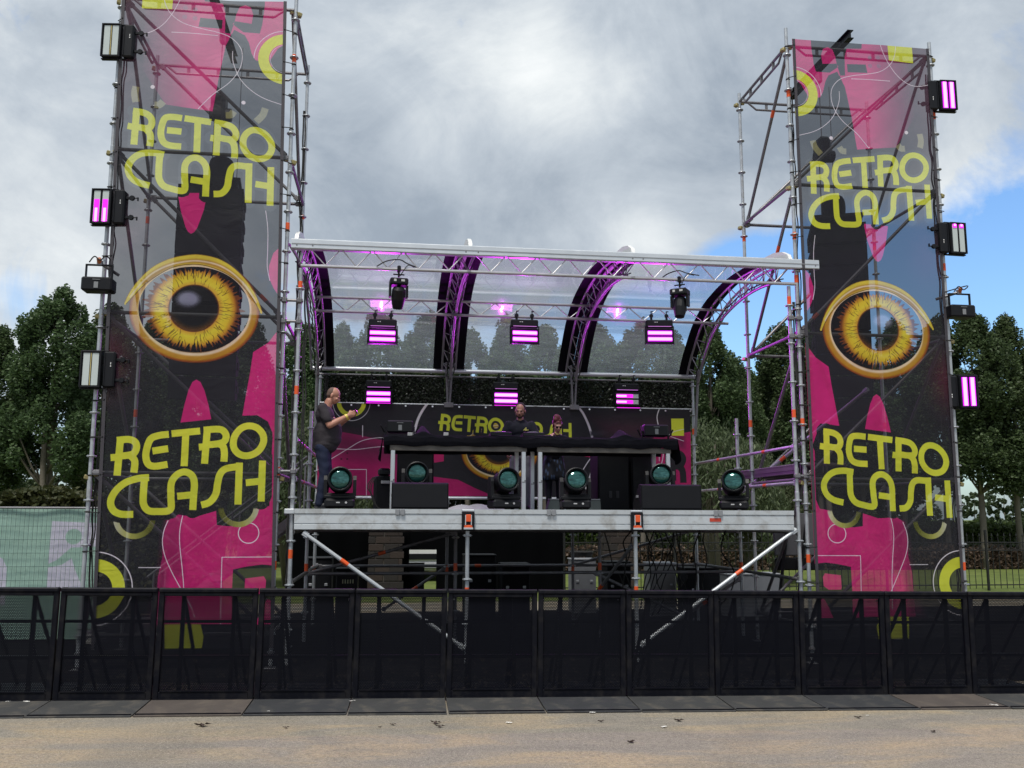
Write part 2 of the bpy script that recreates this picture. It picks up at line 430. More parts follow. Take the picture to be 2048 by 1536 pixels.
def eye(a, c, sx, sz, detail=1.):
    """sx, sz: metres per traced pixel; traced about the centre of the iris"""
    R = 620
    r = a.win(c[0]-R*sx, c[0]+R*sx, c[1]-480*sz, c[1]+480*sz); sl, S, Z = r
    X = (S-c[0])/sx; Y = -(Z-c[1])/sz       # traced pixels, y down, centre = pupil
    aa = a.res/sx
    def cover(sd): return np.clip(.5-sd/aa, 0, 1)
    def lerp(st, t):
        out = np.zeros(t.shape+(3,), np.float32)
        xs = [q[0] for q in st]
        for k in range(3): out[..., k] = np.interp(t, xs, [q[1][k] for q in st])
        return out
    # golden lid ring between two ellipses
    eo = np.hypot((X-12)/517, (Y-12)/417); ei = np.hypot((X-8)/438, (Y-6)/340)
    a.paint(sl, cover((ei-1)*380)*.999, (.13, .12, .15), op=.60)
    t = np.clip((eo*1.0-.80)/.20, 0, 1)
    gold = lerp([(0, (.42, .28, .12)), (.12, (.93, .86, .72)), (.28, (.96, .88, .70)), (.42, (.80, .60, .22)), (.7, (.78, .58, .15)), (.88, (.62, .33, .12)), (1, (.36, .16, .10))], t)
    ringm = np.minimum(cover((eo-1)*430), 1-cover((ei-1)*380))
    a.paint(sl, ringm, gold, op=.80)
    # iris with frayed edge
    th = np.arctan2(Y*1.08, X); q = np.hypot(X, Y*1.10)
    rs = np.random.default_rng(5); fr = np.zeros_like(th)
    for k in range(26):
        m = rs.integers(9, 95); fr += np.sin(m*th+rs.uniform(0, 6.28)+.5*np.sin(3*th))*rs.uniform(.2, 1)
    fr /= 3.0
    edge = 352+26*fr+20*np.cos(2*th)
    im = cover((q-edge))
    t = np.clip((q-190)/160, 0, 1)
    ic = lerp([(0, (.62, .34, .16)), (.12, (.86, .68, .22)), (.35, (.92, .86, .24)), (.65, (.90, .80, .20)), (.85, (.78, .56, .16)), (1, (.45, .24, .12))], t)
    a.paint(sl, im, ic, op=.82)
    rays = np.zeros_like(th)
    for k in range(130):
        t0 = rs.uniform(-math.pi, math.pi); r0 = rs.uniform(195, 290); r1 = r0+rs.uniform(35, 110); wob = rs.uniform(-.05, .05); ph = rs.uniform(0, 6)
        dt = np.angle(np.exp(1j*(th-t0-wob*np.sin(q/22+ph))))
        wd = 3.2*np.clip((r1-q)/60, .25, 1)
        rays = np.maximum(rays, np.clip(1.2-np.abs(dt*q)/wd, 0, 1)*np.clip((q-r0)/8, 0, 1)*np.clip((r1-q)/8, 0, 1))
    a.paint(sl, rays*im, (.28, .15, .09), .8)
    # pupil
    pq = np.hypot(X-2, (Y+2)*1.06)
    a.paint(sl, cover(pq-200), (.36, .20, .12), .9); a.paint(sl, cover(pq-190), (.11, .11, .13), op=.66)
    a.paint(sl, cover(pq-190)*np.clip((pq-140)/60, 0, 1)*np.clip(Y/140, 0, 1), (.62, .40, .16), .8)
    hl = np.hypot((X+45)/115, (Y+70)/80); a.paint(sl, np.clip((1-hl)*2.2, 0, 1)*cover(pq-176)*np.clip((-Y+60)/120, 0, 1), (.62, .64, .72), .95)
    # upper lid / lash shape
    top = [(-540, -30), (-500, -120), (-430, -220), (-330, -320), (-200, -390), (-50, -428), (60, -430), (190, -402), (310, -335), (420, -230), (500, -110), (548, 8)]
    bot = [(530, 20), (480, -70), (410, -160), (320, -240), (200, -305), (60, -345), (-60, -345), (-180, -315), (-290, -250), (-390, -170), (-470, -80), (-528, -12)]
    T = lambda p: (c[0]+p[0]*sx, c[1]-p[1]*sz)
    a.poly([T(p) for p in top+bot], (.88, .80, .26), curve=True, k=4, op=.88)
    inner = [(p[0]*.97, p[1]*.93+6) for p in top[2:-2]]+[(p[0]*.985, p[1]*1.04) for p in bot[2:-2]]
    a.poly([T(p) for p in inner], (.66, .46, .20), curve=True, k=4, soft=.03, alpha=.7)
    a.stroke([T((x, y+52)) for x, y in top[1:-1]], 14*sx, (.92, .86, .72), curve=True, alpha=.85)
    a.stroke([T((x, y-4)) for x, y in bot], 5*sx, (.30, .17, .10), curve=True, alpha=.9)
    a.stroke([T((x, y+2)) for x, y in top], 5*sx, (.50, .34, .10), curve=True, alpha=.8)

def tower_art(mirror):
    a = Art(BW, BZ0, BZ1, .0045, DRK)
    dusk = (.42, .27, .35)
    sl, S, Z = a.win(0, BW, BZ0, BZ1)
    # smoky magenta haze on the outer side of the design
    hz = np.clip(1-(S-.1)/1.3, 0, 1)*np.clip((Z-6.9)/1.6, 0, 1)
    a.paint(sl, hz, dusk, .75)
    a.paint(sl, np.exp(-((S-.25)/.32)**2-((Z-6.0)/.5)**2), (.45, .20, .33), .45)
    a.paint(sl, np.exp(-((S-.05)/.28)**2-((Z-4.1)/.45)**2), (.50, .13, .22), .5)
    fadeR = lambda S, Z: np.clip((S-.30)/.75, 0, 1)**.8
    c = C4
    a.poly([c(560, 150), c(1310, 150), c(1500, 190), c(1640, 300), c(1600, 700), c(1390, 1040), c(1085, 1056), c(1000, 640), c(985, 560), c(950, 470), c(850, 520), c(800, 640), c(600, 700), c(570, 400)], PNK, fade=fadeR, op=.72)
    a.poly([c(860, 470), c(930, 440), c(990, 560), c(1050, 860), c(1085, 1056), c(1085, 1500), c(560, 1500), c(560, 760), c(620, 770), c(700, 740), c(770, 680), c(815, 610), c(835, 520)], DRK, curve=False)
    a.poly([c(570, 480), c(640, 540), c(700, 640), c(660, 710), c(590, 700), c(575, 600)], DRK)
    # upside-down fragment of the big letter
    a.poly([c(715, 140), c(1120, 140), c(1118, 262), c(1000, 262), c(985, 330), c(992, 470), c(955, 470), c(925, 380), c(915, 330), c(890, 270), c(850, 248), c(815, 262), c(800, 310), c(812, 380), c(920, 378), c(940, 400), c(870, 448), c(760, 442), c(742, 380), (c(722, 250))], DRK)
    a.poly([c(1005, 382), c(1150, 388), c(1163, 455), c(1012, 445)], DRK)
    a.poly([c(1310, 150), c(1505, 150), c(1526, 378), c(1330, 358)], YEL, op=.84)
    a.ring(c(590, 610), c(0, 0)[0]-c(112, 0)[0], c(0, 0)[0]-c(186, 0)[0], YEL, op=.84)
    a.ring(c(590, 610), .0254*8.3, .0254*8.6, WHT, op=.92)
    r0 = (c(0, 0)[0]-c(214, 0)[0])
    a.ring(c(590, 615), r0-.006, r0+.006, WHT, op=.92, sect=lambda u, v: (v > -.01*0).astype(np.float32))
    th = .011
    W_ = lambda pts, w=th, curve=True: a.stroke(pts, w, WHT, curve=curve, op=.92)
    W_([c(1250, 150), c(1262, 230), c(1290, 310), (c(1335, 395)), c(1400, 480), c(1480, 540), c(1560, 560), c(1660, 545)])
    W_([c(1390, 150), c(1385, 240), c(1372, 330), c(1335, 395), c(1260, 445), c(1150, 465), c(1050, 473), c(960, 495), c(900, 550), c(880, 620), c(900, 720), c(970, 830), c(1080, 930), c(1180, 1048)])
    W_([c(945, 595), c(942, 680), c(900, 790), c(830, 865), c(740, 915), c(610, 948)])
    W_([c(1040, 497), c(1340, 520)], curve=False)
    for p in ((1182, 335), (1245, 335), (1185, 398), (1252, 400)): a.ring(c(*p), -1, .035, (.55, .45, .52), .6)
    for p in ((880, 965), (1470, 925)): a.ring(c(*p), -1, .03, WHT, op=.92)
    FY = (.78, .76, .48)
    for seg in ([(735, 985), (755, 1040), (800, 1092)], [(945, 1035), (965, 1065), (1000, 1072)], [(1405, 1020), (1430, 1048), (1462, 1050)], [(1575, 935), (1585, 990), (1578, 1045)]):
        a.stroke([c(*p) for p in seg], .10, FY, curve=True, alpha=.65, op=.66)
    # tongues and side shapes
    c = C2
    a.poly([c(845, -20), c(870, 120), c(905, 245), c(925, 285), c(950, 302), c(975, 290), c(1000, 255), c(1050, 120), c(1082, -20)], PNK)
    a.poly([c(1720, 380), c(1660, 400), c(1600, 455), c(1565, 560), c(1565, 650), c(1600, 730), c(1640, 790), c(1720, 830)], PNK, curve=False)
    a.poly([c(1720, 960), c(1655, 1040), c(1560, 1160), c(1440, 1235), c(1415, 1400), c(1385, 1560), C3(1288, 192), C3(1400, 188), C3(1480, 235), C3(1515, 320), C3(1510, 480), C3(1700, 600)], PNK, op=.78)
    W_([c(1540, 120), c(1556, 260), c(1556, 420), c(1552, 560), c(1572, 672)])
    c = C3
    a.poly([c(826, 244), c(855, 110), c(885, 0), c(915, -62), c(945, -80), c(975, -62), c(1005, 0), c(1035, 110), c(1056, 218)], PNK)
    # lower pink field
    a.poly([c(720, 975), c(800, 930), c(845, 940), c(960, 945), c(1095, 905), c(1100, 1012), c(1180, 1020), c(1270, 1018), c(1350, 960), c(1395, 885), c(1480, 870), c(1510, 800), c(1515, 480), c(1700, 480), c(1700, 1760), c(640, 1760), c(655, 1400), c(690, 1250), c(690, 1120)], PNK, op=.80)
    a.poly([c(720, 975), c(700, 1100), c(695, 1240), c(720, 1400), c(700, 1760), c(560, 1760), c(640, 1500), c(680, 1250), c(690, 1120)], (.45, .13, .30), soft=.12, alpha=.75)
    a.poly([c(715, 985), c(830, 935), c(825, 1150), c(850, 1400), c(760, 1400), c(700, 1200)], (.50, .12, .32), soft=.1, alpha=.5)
    W_([c(732, 975), c(700, 1055), c(690, 1150), c(712, 1255), c(762, 1370), c(828, 1490), c(900, 1620), c(930, 1700)])
    W_([c(842, 940), c(822, 1040), c(820, 1150), c(838, 1340), c(850, 1490), c(850, 1700)])
    a.ring(c(1336, 1072), .128, .141, WHT, op=.92)
    W_([c(1125, 1760), c(1130, 1490), c(1137, 1253), c(1700, 1250)], curve=False)
    a.poly([c(1212, 1500), c(1220, 1345), c(1330, 1322), (c(1440, 1308)), c(1540, 1318), c(1700, 1400), c(1700, 1640), c(1560, 1640), c(1560, 1580), c(1470, 1570), c(1440, 1640), c(1380, 1760), c(1212, 1760)], DRK)
    a.poly([c(1305, 1510), c(1310, 1412), c(1450, 1395), c(1468, 1425), c(1462, 1500), c(1420, 1530), c(1310, 1530)], PNK)
    W_([c(508, 1331), c(678, 1331)], curve=False)
    k = .26694*.00714
    a.ring(c(180, 1490), 116*k, 200*k, YEL, op=.84); a.ring(c(180, 1490), 244*k, 252*k, WHT, op=.92)
    # yellow block at the foot
    px = lambda x, y: canL(x, y)
    a.poly([px(328, 1250), px(400, 1249), px(406, 1275), px(402, 1300), px(395, 1330), px(328, 1330)], YEL, op=.84)
    # shaded ring pieces under the lettering
    for (x, y, w0) in ((480, 965, 0), (1262, 878, 1)):
        cc = c(x, y); r1 = 140*k; r0 = 102*k; rr = a.win(cc[0]-r1, cc[0]+r1, cc[1]-r1, cc[1]+.05)
        sl, S, Z = rr; q = np.hypot(S-cc[0], Z-cc[1]); cov = np.clip(np.minimum(.5-(q-r1)/a.res, .5+(q-r0)/a.res), 0, 1)
        u = (S-cc[0])/r1 if not w0 else -(S-cc[0])/r1
        colr = np.stack([np.interp(u, [-1, -.2, 1], [.88, .78, .35]), np.interp(u, [-1, -.2, 1], [.88, .78, .36]), np.interp(u, [-1, -.2, 1], [.78, .40, .15])], -1)
        a.paint(sl, cov*np.clip((cc[1]+.0-Z)/.03, 0, 1), colr, op=.68)
    # eye
    ec = C2(970, 890); e1 = C2(971, 890); e2 = C2(970, 891)
    eye(a, ec, abs(e1[0]-ec[0]), abs(e2[1]-ec[1]))
    if mirror: a.im = a.im[:, ::-1].copy(); a.op = a.op[:, ::-1].copy()
    if not mirror:
        logo(a, affine(SRC, [C3(*p) for p in SRC]))
        logo(a, affine(SRC, [C1(470, 845), C1(1615, 1165), C1(430, 1300), C1(1572, 1622)]), outline=22, op=.80)
    else:
        logo(a, affine(SRC, [D6(775, 225), D6(1762, 470), D6(778, 640), D6(1768, 915)]))
        logo(a, affine(SRC, [D4(695, 1165), D4(1645, 1190), D4(695, 1560), D4(1655, 1612)]), outline=22, op=.80)
    return a

def art_image(name, a):
    im = bpy.data.images.new(name, a.nx, a.ny, alpha=True)
    im.alpha_mode = 'CHANNEL_PACKED'
    buf = np.concatenate([np.clip(a.im, 0, 1), a.op[..., None]], -1).astype(np.float32).ravel()
    im.pixels.foreach_set(buf); im.update(); im.pack()
    return im
def print_material(name, a, base_op=1.0, rough=.45):
    m = bpy.data.materials.new(name); m.use_nodes = True; nt = m.node_tree; q = G(nt); b = nt.nodes['Principled BSDF']
    ti = q.n('ShaderNodeTexImage'); ti.image = art_image(name, a); ti.extension = 'EXTEND'
    uv = q.n('ShaderNodeUVMap'); uv.uv_map = 'UVMap'; nt.links.new(uv.outputs[0], ti.inputs[0])
    tc = q.n('ShaderNodeTexCoord').outputs['Object']
    wear = q.rng(q.noise(tc, 3.0, 6, .6), .3, .7, .90, 1.04)
    col = q.mix(1.0, ti.outputs[0], (.97, .97, .97, 1), 'MULTIPLY')
    hs = q.n('ShaderNodeHueSaturation'); q.put(hs.inputs['Color'], col); q.put(hs.inputs['Value'], wear)
    q.put(b.inputs['Base Color'], hs.outputs[0]); b.inputs['Roughness'].default_value = rough; b.inputs['Specular IOR Level'].default_value = .35
    bn = q.n('ShaderNodeBump'); bn.inputs['Strength'].default_value = .6; bn.inputs['Distance'].default_value = .03
    q.put(bn.inputs['Height'], q.noise(tc, 2.2, 6, .55, 1.4)); q.put(b.inputs['Normal'], bn.outputs[0])
    tl = q.n('ShaderNodeBsdfTranslucent'); q.put(tl.inputs[0], hs.outputs[0])
    mx0 = q.n('ShaderNodeMixShader'); mx0.inputs[0].default_value = .30
    nt.links.new(b.outputs[0], mx0.inputs[1]); nt.links.new(tl.outputs[0], mx0.inputs[2])
    tr = q.n('ShaderNodeBsdfTransparent'); mx = q.n('ShaderNodeMixShader')
    q.put(mx.inputs[0], q.m('MULTIPLY', ti.outputs['Alpha'], base_op, clamp=True))
    nt.links.new(tr.outputs[0], mx.inputs[1]); nt.links.new(mx0.outputs[0], mx.inputs[2])
    out = [x for x in nt.nodes if x.type == 'OUTPUT_MATERIAL'][0]; nt.links.new(mx.outputs[0], out.inputs[0])
    return m
def banner_mesh(name, fn, m, nu, nv, parent):
    """fn(u, v) -> point; uv = (u, v)"""
    mb = MB(); mb.grid(fn, nu, nv); me = mb.mesh(name, m, True)
    uvl = me.uv_layers.new(name='UVMap'); li = np.empty(len(me.loops), np.int32); me.loops.foreach_get('vertex_index', li)
    u = (li % (nu+1))/nu; v = (li//(nu+1))/nv
    uvl.data.foreach_set('uv', np.stack([u, v], -1).astype(np.float32).ravel())
    return link(name, me, parent)
def wob(x, z, seed, amp):
    return amp*(math.sin(x*2.1+z*1.3+seed)+.6*math.sin(x*4.3-z*2.2+seed*2)+.5*math.sin(z*3.7+seed*3)+.3*math.sin(x*9+z*7+seed))

bnL = thing('printed_banner', 'tall pink and black mesh banner with eye on the left scaffold tower', 'banner', (-2.76, BY, BZ0), group='printed banners on the scaffold towers')
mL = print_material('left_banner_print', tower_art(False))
def fL(u, v):
    z = BZ0+(BZ1-BZ0)*v; x = lx0(z)+BW*u
    edge = math.sin(math.pi*u)
    zz_ = z-(.05*edge if v > .999 else 0)
    return (x+2.76, .015+(wob(x, z, .4, .011)+.006*math.sin((x*.8-z*1.3)*6.0)*math.sin(z*.9)**2)*edge, zz_-BZ0)
banner_mesh('printed_sheet', fL, mL, 24, 96, bnL)
bnR = thing('printed_banner', 'tall pink and black mesh banner with eye on the right scaffold tower', 'banner', (RX1-BW/2, BY, BZ0), group='printed banners on the scaffold towers')
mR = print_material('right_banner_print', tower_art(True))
def fR(u, v):
    z = BZ0+(BZ1-BZ0)*v; x = RX1-BW+BW*u; edge = math.sin(math.pi*u)
    # slack diagonal creases in the lower part
    cr = .016*math.sin((x*1.2+z)*5.0)*max(0, 1-z/5.5)
    return (x-(RX1-BW/2), .012+(wob(x, z, 1.9, .012)+cr)*edge, z-BZ0)
banner_mesh('printed_sheet', fR, mR, 24, 96, bnR)
HEM = seethrough(mat('banner_hem', (.05, .045, .055), .6), .92)
GROM = mat('eyelet_metal', (.75, .75, .75), .3, .8)
for bn, fx0, fx1 in ((bnL, lambda z: lx0(z), lambda z: lx0(z)+BW), (bnR, lambda z: RX1-BW, lambda z: RX1)):
    for fx, sg in ((fx0, 1), (fx1, -1)):
        mb = MB(); L = bn.location
        a, b = fx(BZ0)-L.x, fx(BZ1)-L.x
        mb.prism([(a, 0), (a+sg*.045, 0), (b+sg*.045, BZ1-BZ0-.004), (b, BZ1-BZ0-.004)], -.004, .001)
        mb.build('hem', HEM, bn)
    mb = MB(); mt = MB()
    z = .55
    while z < 9.4:
        for fx, sg in ((fx0, 1), (fx1, -1)):
            x = fx(z)-L.x
            mb.lathe([(.013, -.008), (.013, .0)], (x+sg*.022, -.004, z-BZ0), 'Y', 8)
            px_ = ((-3.98 if bn is bnL else 6.09) if sg > 0 else (-1.53 if bn is bnL else 8.53))-L.x
            mt.tube((x+sg*.02, -.006, z-BZ0), (px_-sg*.03, .06+.02*math.sin(z*9), z-BZ0+.015*math.sin(z*31)), .007, 5)
            mt.lathe([(.030, -.012), (.036, 0), (.030, .012)], (px_, .10, z-BZ0+.015*math.sin(z*31)), 'Z', 8)
        z += .52 if bn is bnR else .50
    mb.build('eyelets', GROM, bn, kind='stuff'); mt.build('ties', RUBBER, bn, kind='stuff')
# ------------------------------------------------------------------ ground
def gz(x, y=0.):
    """ground height: the yard falls very slightly to the right, level further back"""
    k = max(0., min(1., (16-y)/4)); k = k*k*(3-2*k)
    xx = max(-14, min(18, x))
    return (-.024-.0099*xx)*k
def ground_mat():
    m = bpy.data.materials.new('compacted_asphalt'); m.use_nodes = True; nt = m.node_tree; q = G(nt); b = nt.nodes['Principled BSDF']
    tc = q.n('ShaderNodeTexCoord').outputs['Object']
    st = q.n('ShaderNodeMapping'); q.put(st.inputs[0], tc); st.inputs['Scale'].default_value = (.55, 1.6, 1)
    big = q.noise(st.outputs[0], .9, 6, .62, .6); mid = q.noise(st.outputs[0], 3.4, 6, .65, .3); fine = q.noise(tc, 30, 4, .85); grit = q.noise(tc, 85, 3, .85)
    c = q.ramp(big, [(.30, (.185, .170, .145)), (.46, (.255, .228, .182)), (.56, (.345, .275, .178)), (.72, (.41, .31, .19))])
    c = q.mix(q.rng(mid, .35, .7, 0, .55), c, (.235, .215, .185, 1))
    dk = q.noise(tc, .45, 5, .6, 1.0); c = q.mix(1.0, c, (1.02, 1.03, 1.05, 1), "MULTIPLY"); c = q.mix(q.rng(dk, .48, .66, 0, .5), c, (.16, .15, .13, 1)); sc2 = q.noise(st.outputs[0], 9, 7, .75, 2.0); c = q.mix(q.rng(sc2, .60, .68, 0, .45), c, (.12, .11, .10, 1)); c = q.mix(q.rng(fine, .44, .62, 0, .62), c, (.12, .108, .09, 1))
    c = q.mix(q.rng(grit, .54, .66, 0, .75), c, (.56, .51, .42, 1))
    vo = q.n('ShaderNodeTexVoronoi'); q.put(vo.inputs['Vector'], tc); vo.inputs['Scale'].default_value = 34
    c = q.mix(q.rng(vo.outputs['Distance'], .05, .16, .6, 0), c, (.08, .075, .07, 1))
    q.put(b.inputs['Base Color'], c); b.inputs['Roughness'].default_value = .9; b.inputs['Specular IOR Level'].default_value = .25
    bn = q.n('ShaderNodeBump'); bn.inputs['Strength'].default_value = .7; bn.inputs['Distance'].default_value = .012
    q.put(bn.inputs['Height'], q.m('ADD', fine, q.m('MULTIPLY', grit, .5))); q.put(b.inputs['Normal'], bn.outputs[0])
    return m
mb = MB()
xs = [-900, -300, -100, -40, -22]+list(np.linspace(-14, 18, 17))+[30, 60, 150, 400, 900]
ys = [-60, -20, -5]+list(np.linspace(0, 16, 17))+[18, 22.5]
vs = [(x, y, gz(x, y)) for y in ys for x in xs]; nx = len(xs)
mb.add(vs, [(j*nx+i, j*nx+i+1, (j+1)*nx+i+1, (j+1)*nx+i) for j in range(len(ys)-1) for i in range(nx-1)])
mb.build('ground', ground_mat(), kind='structure')
def grass_mat(name, a, b_, c_):
    m = bpy.data.materials.new(name); m.use_nodes = True; nt = m.node_tree; q = G(nt); b = nt.nodes['Principled BSDF']
    tc = q.n('ShaderNodeTexCoord').outputs['Object']
    c = q.ramp(q.noise(tc, .6, 7, .7), [(.3, a), (.5, b_), (.75, c_)])
    c = q.mix(q.rng(q.noise(tc, 14, 3, .8), .4, .7, 0, .5), c, (*[v*.5 for v in a], 1))
    q.put(b.inputs['Base Color'], c); b.inputs['Roughness'].default_value = .95; b.inputs['Specular IOR Level'].default_value = .1
    return m
LAWNM = grass_mat('mown_lawn', (.085, .115, .035), (.125, .16, .045), (.175, .20, .065))
mb = MB(); mb.grid(lambda u, v: (-900+1800*u, 22.5+1500*v**3, .0+.03*math.sin(u*900)*math.sin(v*60)), 90, 30)
mb.build('lawn', LAWNM, kind='structure')

# ------------------------------------------------------------------ scaffold towers
def ros_mesh():
    m = MB(); m.lathe([(.026, -.006), (.064, -.006), (.066, 0), (.064, .006), (.026, .006)], n=14)
    for k in range(4):
        a = k*math.pi/2+.78; m.box((.046*math.cos(a), .046*math.sin(a), .0), (.02, .02, .03), (0, 0, a))
    return m.mesh('rosette', STEEL)
ROS = ros_mesh()
OB = MB().lathe([(.0292, -.06), (.0302, -.058), (.0302, .058), (.0292, .06)], n=12).mesh('orange_marking_band', ORANGE)
SLEEVE = MB().lathe([(.0285, -.11), (.0330, -.105), (.0330, .105), (.0285, .11)], n=12).mesh('sleeve', STEEL)
def cup(p, q):
    """wedge head and clamp at a tube's end"""
    return MB().box(p, q, b=.008)
def pole(parent, x, y, z0, z1, r=.0285, ros=True, zr0=None, bands=(), step=.5875, m=None, sleeves=True):
    L = parent.location
    mb = MB(); mb.tube((0, 0, 0), (0, 0, z1-z0), r, 12)
    o = mb.build('pole', m or STEEL, parent, smooth=False); o.location = (x-L.x, y-L.y, z0-L.z)
    if ros:
        z = (zr0 if zr0 is not None else z0+.25)
        while z < z1-.05:
            rr = inst('rosette', ROS, o, (0, 0, z-z0), (0, 0, random.uniform(-.1, .1))); z += step
    for b in bands: inst('orange_band', OB, o, (0, 0, b-z0))
    if sleeves:
        z = z0+2.3
        while z < z1-.4:
            inst('sleeve', SLEEVE, o, (0, 0, z-z0)); z += 2.35
    return o
def tubepart(parent, name, p, q, r=.0262, m=None, n=10, heads=True, band=None):
    mb = MB(); mb.tube(p, q, r, n); d = (Vector(q)-Vector(p)); l = d.length; d = d/l
    if heads:
        for e, s in ((Vector(p), 1), (Vector(q), -1)):
            c = e+d*s*.045; R = d.to_track_quat('X', 'Z').to_matrix(); mb.box(c, (.09, .045, .075), R, .008)
    o = mb.build(name, m or STEELD, parent, world=True)
    for b in (band or ()):
        t = Vector(p)+d*l*b; m2 = MB(); m2.tube(t-d*.06, t+d*.06, r+.0025, 10); m2.build('orange_band', ORANGE, o, world=False)
        ch = o.children[-1]; L = parent.location; ch.location = (-L.x, -L.y, -L.z)
    return o
def uledger(parent, p, q):
    """bridging ledger: two chords with short ties"""
    p, q = Vector(p), Vector(q); d = (q-p).normalized(); l = (q-p).length; dn = Vector((0, 0, -.13)); mb = MB()
    mb.tube(p, q, .0242, 10)
    a = p+d*.28+dn; b = q-d*.28+dn; mb.tube(a, b, .02, 8); mb.tube(p+d*.12, a, .018, 8); mb.tube(q-d*.12, b, .018, 8)
    n = max(2, int(l/.42))
    for k in range(1, n): mb.box(p+d*(l*k/n)+dn*.5, (.05, .012, .11))
    return mb.build('ledger', STEELD, parent, world=True)
LV = [9.42, 7.13, 4.78, 2.58, .45]
def tower(x0, x1, label, side):
    """side -1: outer side is on the left; braces fall from the outer top to the inner foot"""
    y0, y1 = 13.0, 15.0; xo, xi = (x0, x1) if side < 0 else (x1, x0)
    t = thing('scaffold_tower', label, 'scaffold tower', ((x0+x1)/2, 14.0, 0), group='scaffold towers beside the stage')
    rnd = random.Random(3 if side < 0 else 9)
    for (x, y, zt) in ((x0, y0, 9.72), (x1, y0, 9.66), (x0, y1, 9.58), (x1, y1, 9.58)):
        bands = {(-1, 0): [6.05], (-1, 1): [8.66, 6.10, 2.62, 1.35], (1, 0): [8.62, 6.3, 5.62, 3.42, 1.42], (1, 1): [8.4, 5.9, 1.3]}[(side, 1 if x == x1 else 0)] if y == y0 else [6.9+rnd.uniform(-.3, .3), 3.6]
        z0 = gz(x, y)+.05
        o = pole(t, x, y, z0, zt, bands=bands, zr0=.45)
        mb = MB(); mb.box((0, 0, -.04), (.15, .15, .012)); mb.tube((0, 0, -.035), (0, 0, .25), .019, 8); mb.lathe([(.03, .14), (.05, .15), (.05, .17), (.03, .18)], n=8)
        b = mb.build('base_jack', STEELD, o)
    for k, z in enumerate(LV):
        for y in (y0+.0, y1):
            if k == 0: uledger(t, (x0+.03, y, z), (x1-.03, y, z))
            else: tubepart(t, 'ledger', (x0+.03, y, z), (x1-.03, y, z))
        for x in (x0, x1):
            if k == 0: uledger(t, (x, y0+.03, z), (x, y1-.03, z))
            else: tubepart(t, 'ledger', (x, y0+.03, z), (x, y1-.03, z))
    for k in range(len(LV)-1):
        za, zb = LV[k]-.03, LV[k+1]+.05
        s = -1 if side < 0 else 1
        tubepart(t, 'brace', (xo-s*.07, y0+.05, za), (xi+s*.07, y0+.05, zb), band=(.9,) if k == 1 else None)
        tubepart(t, 'brace', (xo-s*.07, y1-.05, za), (xi+s*.07, y1-.05, zb))
        tubepart(t, 'brace', (x0+.05, y0+.07, za), (x0+.05, y1-.07, zb), band=(.35,) if side > 0 and k < 2 else None)
        if k % 2 == 0: tubepart(t, 'brace', (x1-.05, y0+.07, za), (x1-.05, y1-.07, zb))
    # yellow zinc couplers at the nodes
    for (x, y) in ((x0, y0), (x1, y0), (x0, y1)):
        for z in LV[:4]:
            mb = MB(); mb.box((x-.05*(1 if x == x0 else -1), y+.02, z-.06), (.07, .09, .06), (.1, .2, .3), .01); mb.box((x+.06*(1 if x == x0 else -1), y+.03, z-.02), (.06, .08, .05), (.3, -.2, .3), .01)
            mb.tube((x+.02, y-.04, z-.04), (x+.02, y+.1, z-.04), .007, 6); mb.build('coupler', BRASS, t, world=True)
    # hoisting beam lying over the top
    xb = x0+(x1-x0)*(.42 if side > 0 else .50)
    mb = MB(); z = 9.57
    for (cx_, cz_, sx_, sz_) in ((0, 0, .10, .012), (0, .13, .10, .012), (0, .065, .010, .12)): mb.box((xb+cx_, 13.97, z+cz_), (sx_, 2.2, sz_))
    mb.build('hoisting_beam', BLACK, t, world=True)
    return t, xb
TWL, xbL = tower(-3.98, -1.53, 'tall scaffold tower nearest the green mesh fence, behind the left banner', -1)
TWR, xbR = tower(6.09, 8.53, 'tall scaffold tower nearest the iron railings, behind the right banner', 1)
# work planks stacked in the right tower at deck height
pl = thing('steel_plank', 'grey steel scaffold planks lying across the right tower behind the stage', 'scaffold planks', (6.3, 14.6, 2.62), group=None)
PKM = mat('plank_steel', (.20, .16, .21), .5, .5)  # purple strobe light is tinted into this steel colour
for k in range(2):
    mb = MB(); x = 6.26+k*.36; mb.box((x, 14.55, 2.80), (.32, 3.0, .05), b=.01); mb.box((x-.15, 14.55, 2.74), (.02, 3.0, .13)); mb.box((x+.15, 14.55, 2.74), (.02, 3.0, .13))
    mb.box((x-.164, 14.55, 2.745), (.006, 2.98, .03)); mb.build('plank', PKM, pl, world=True)

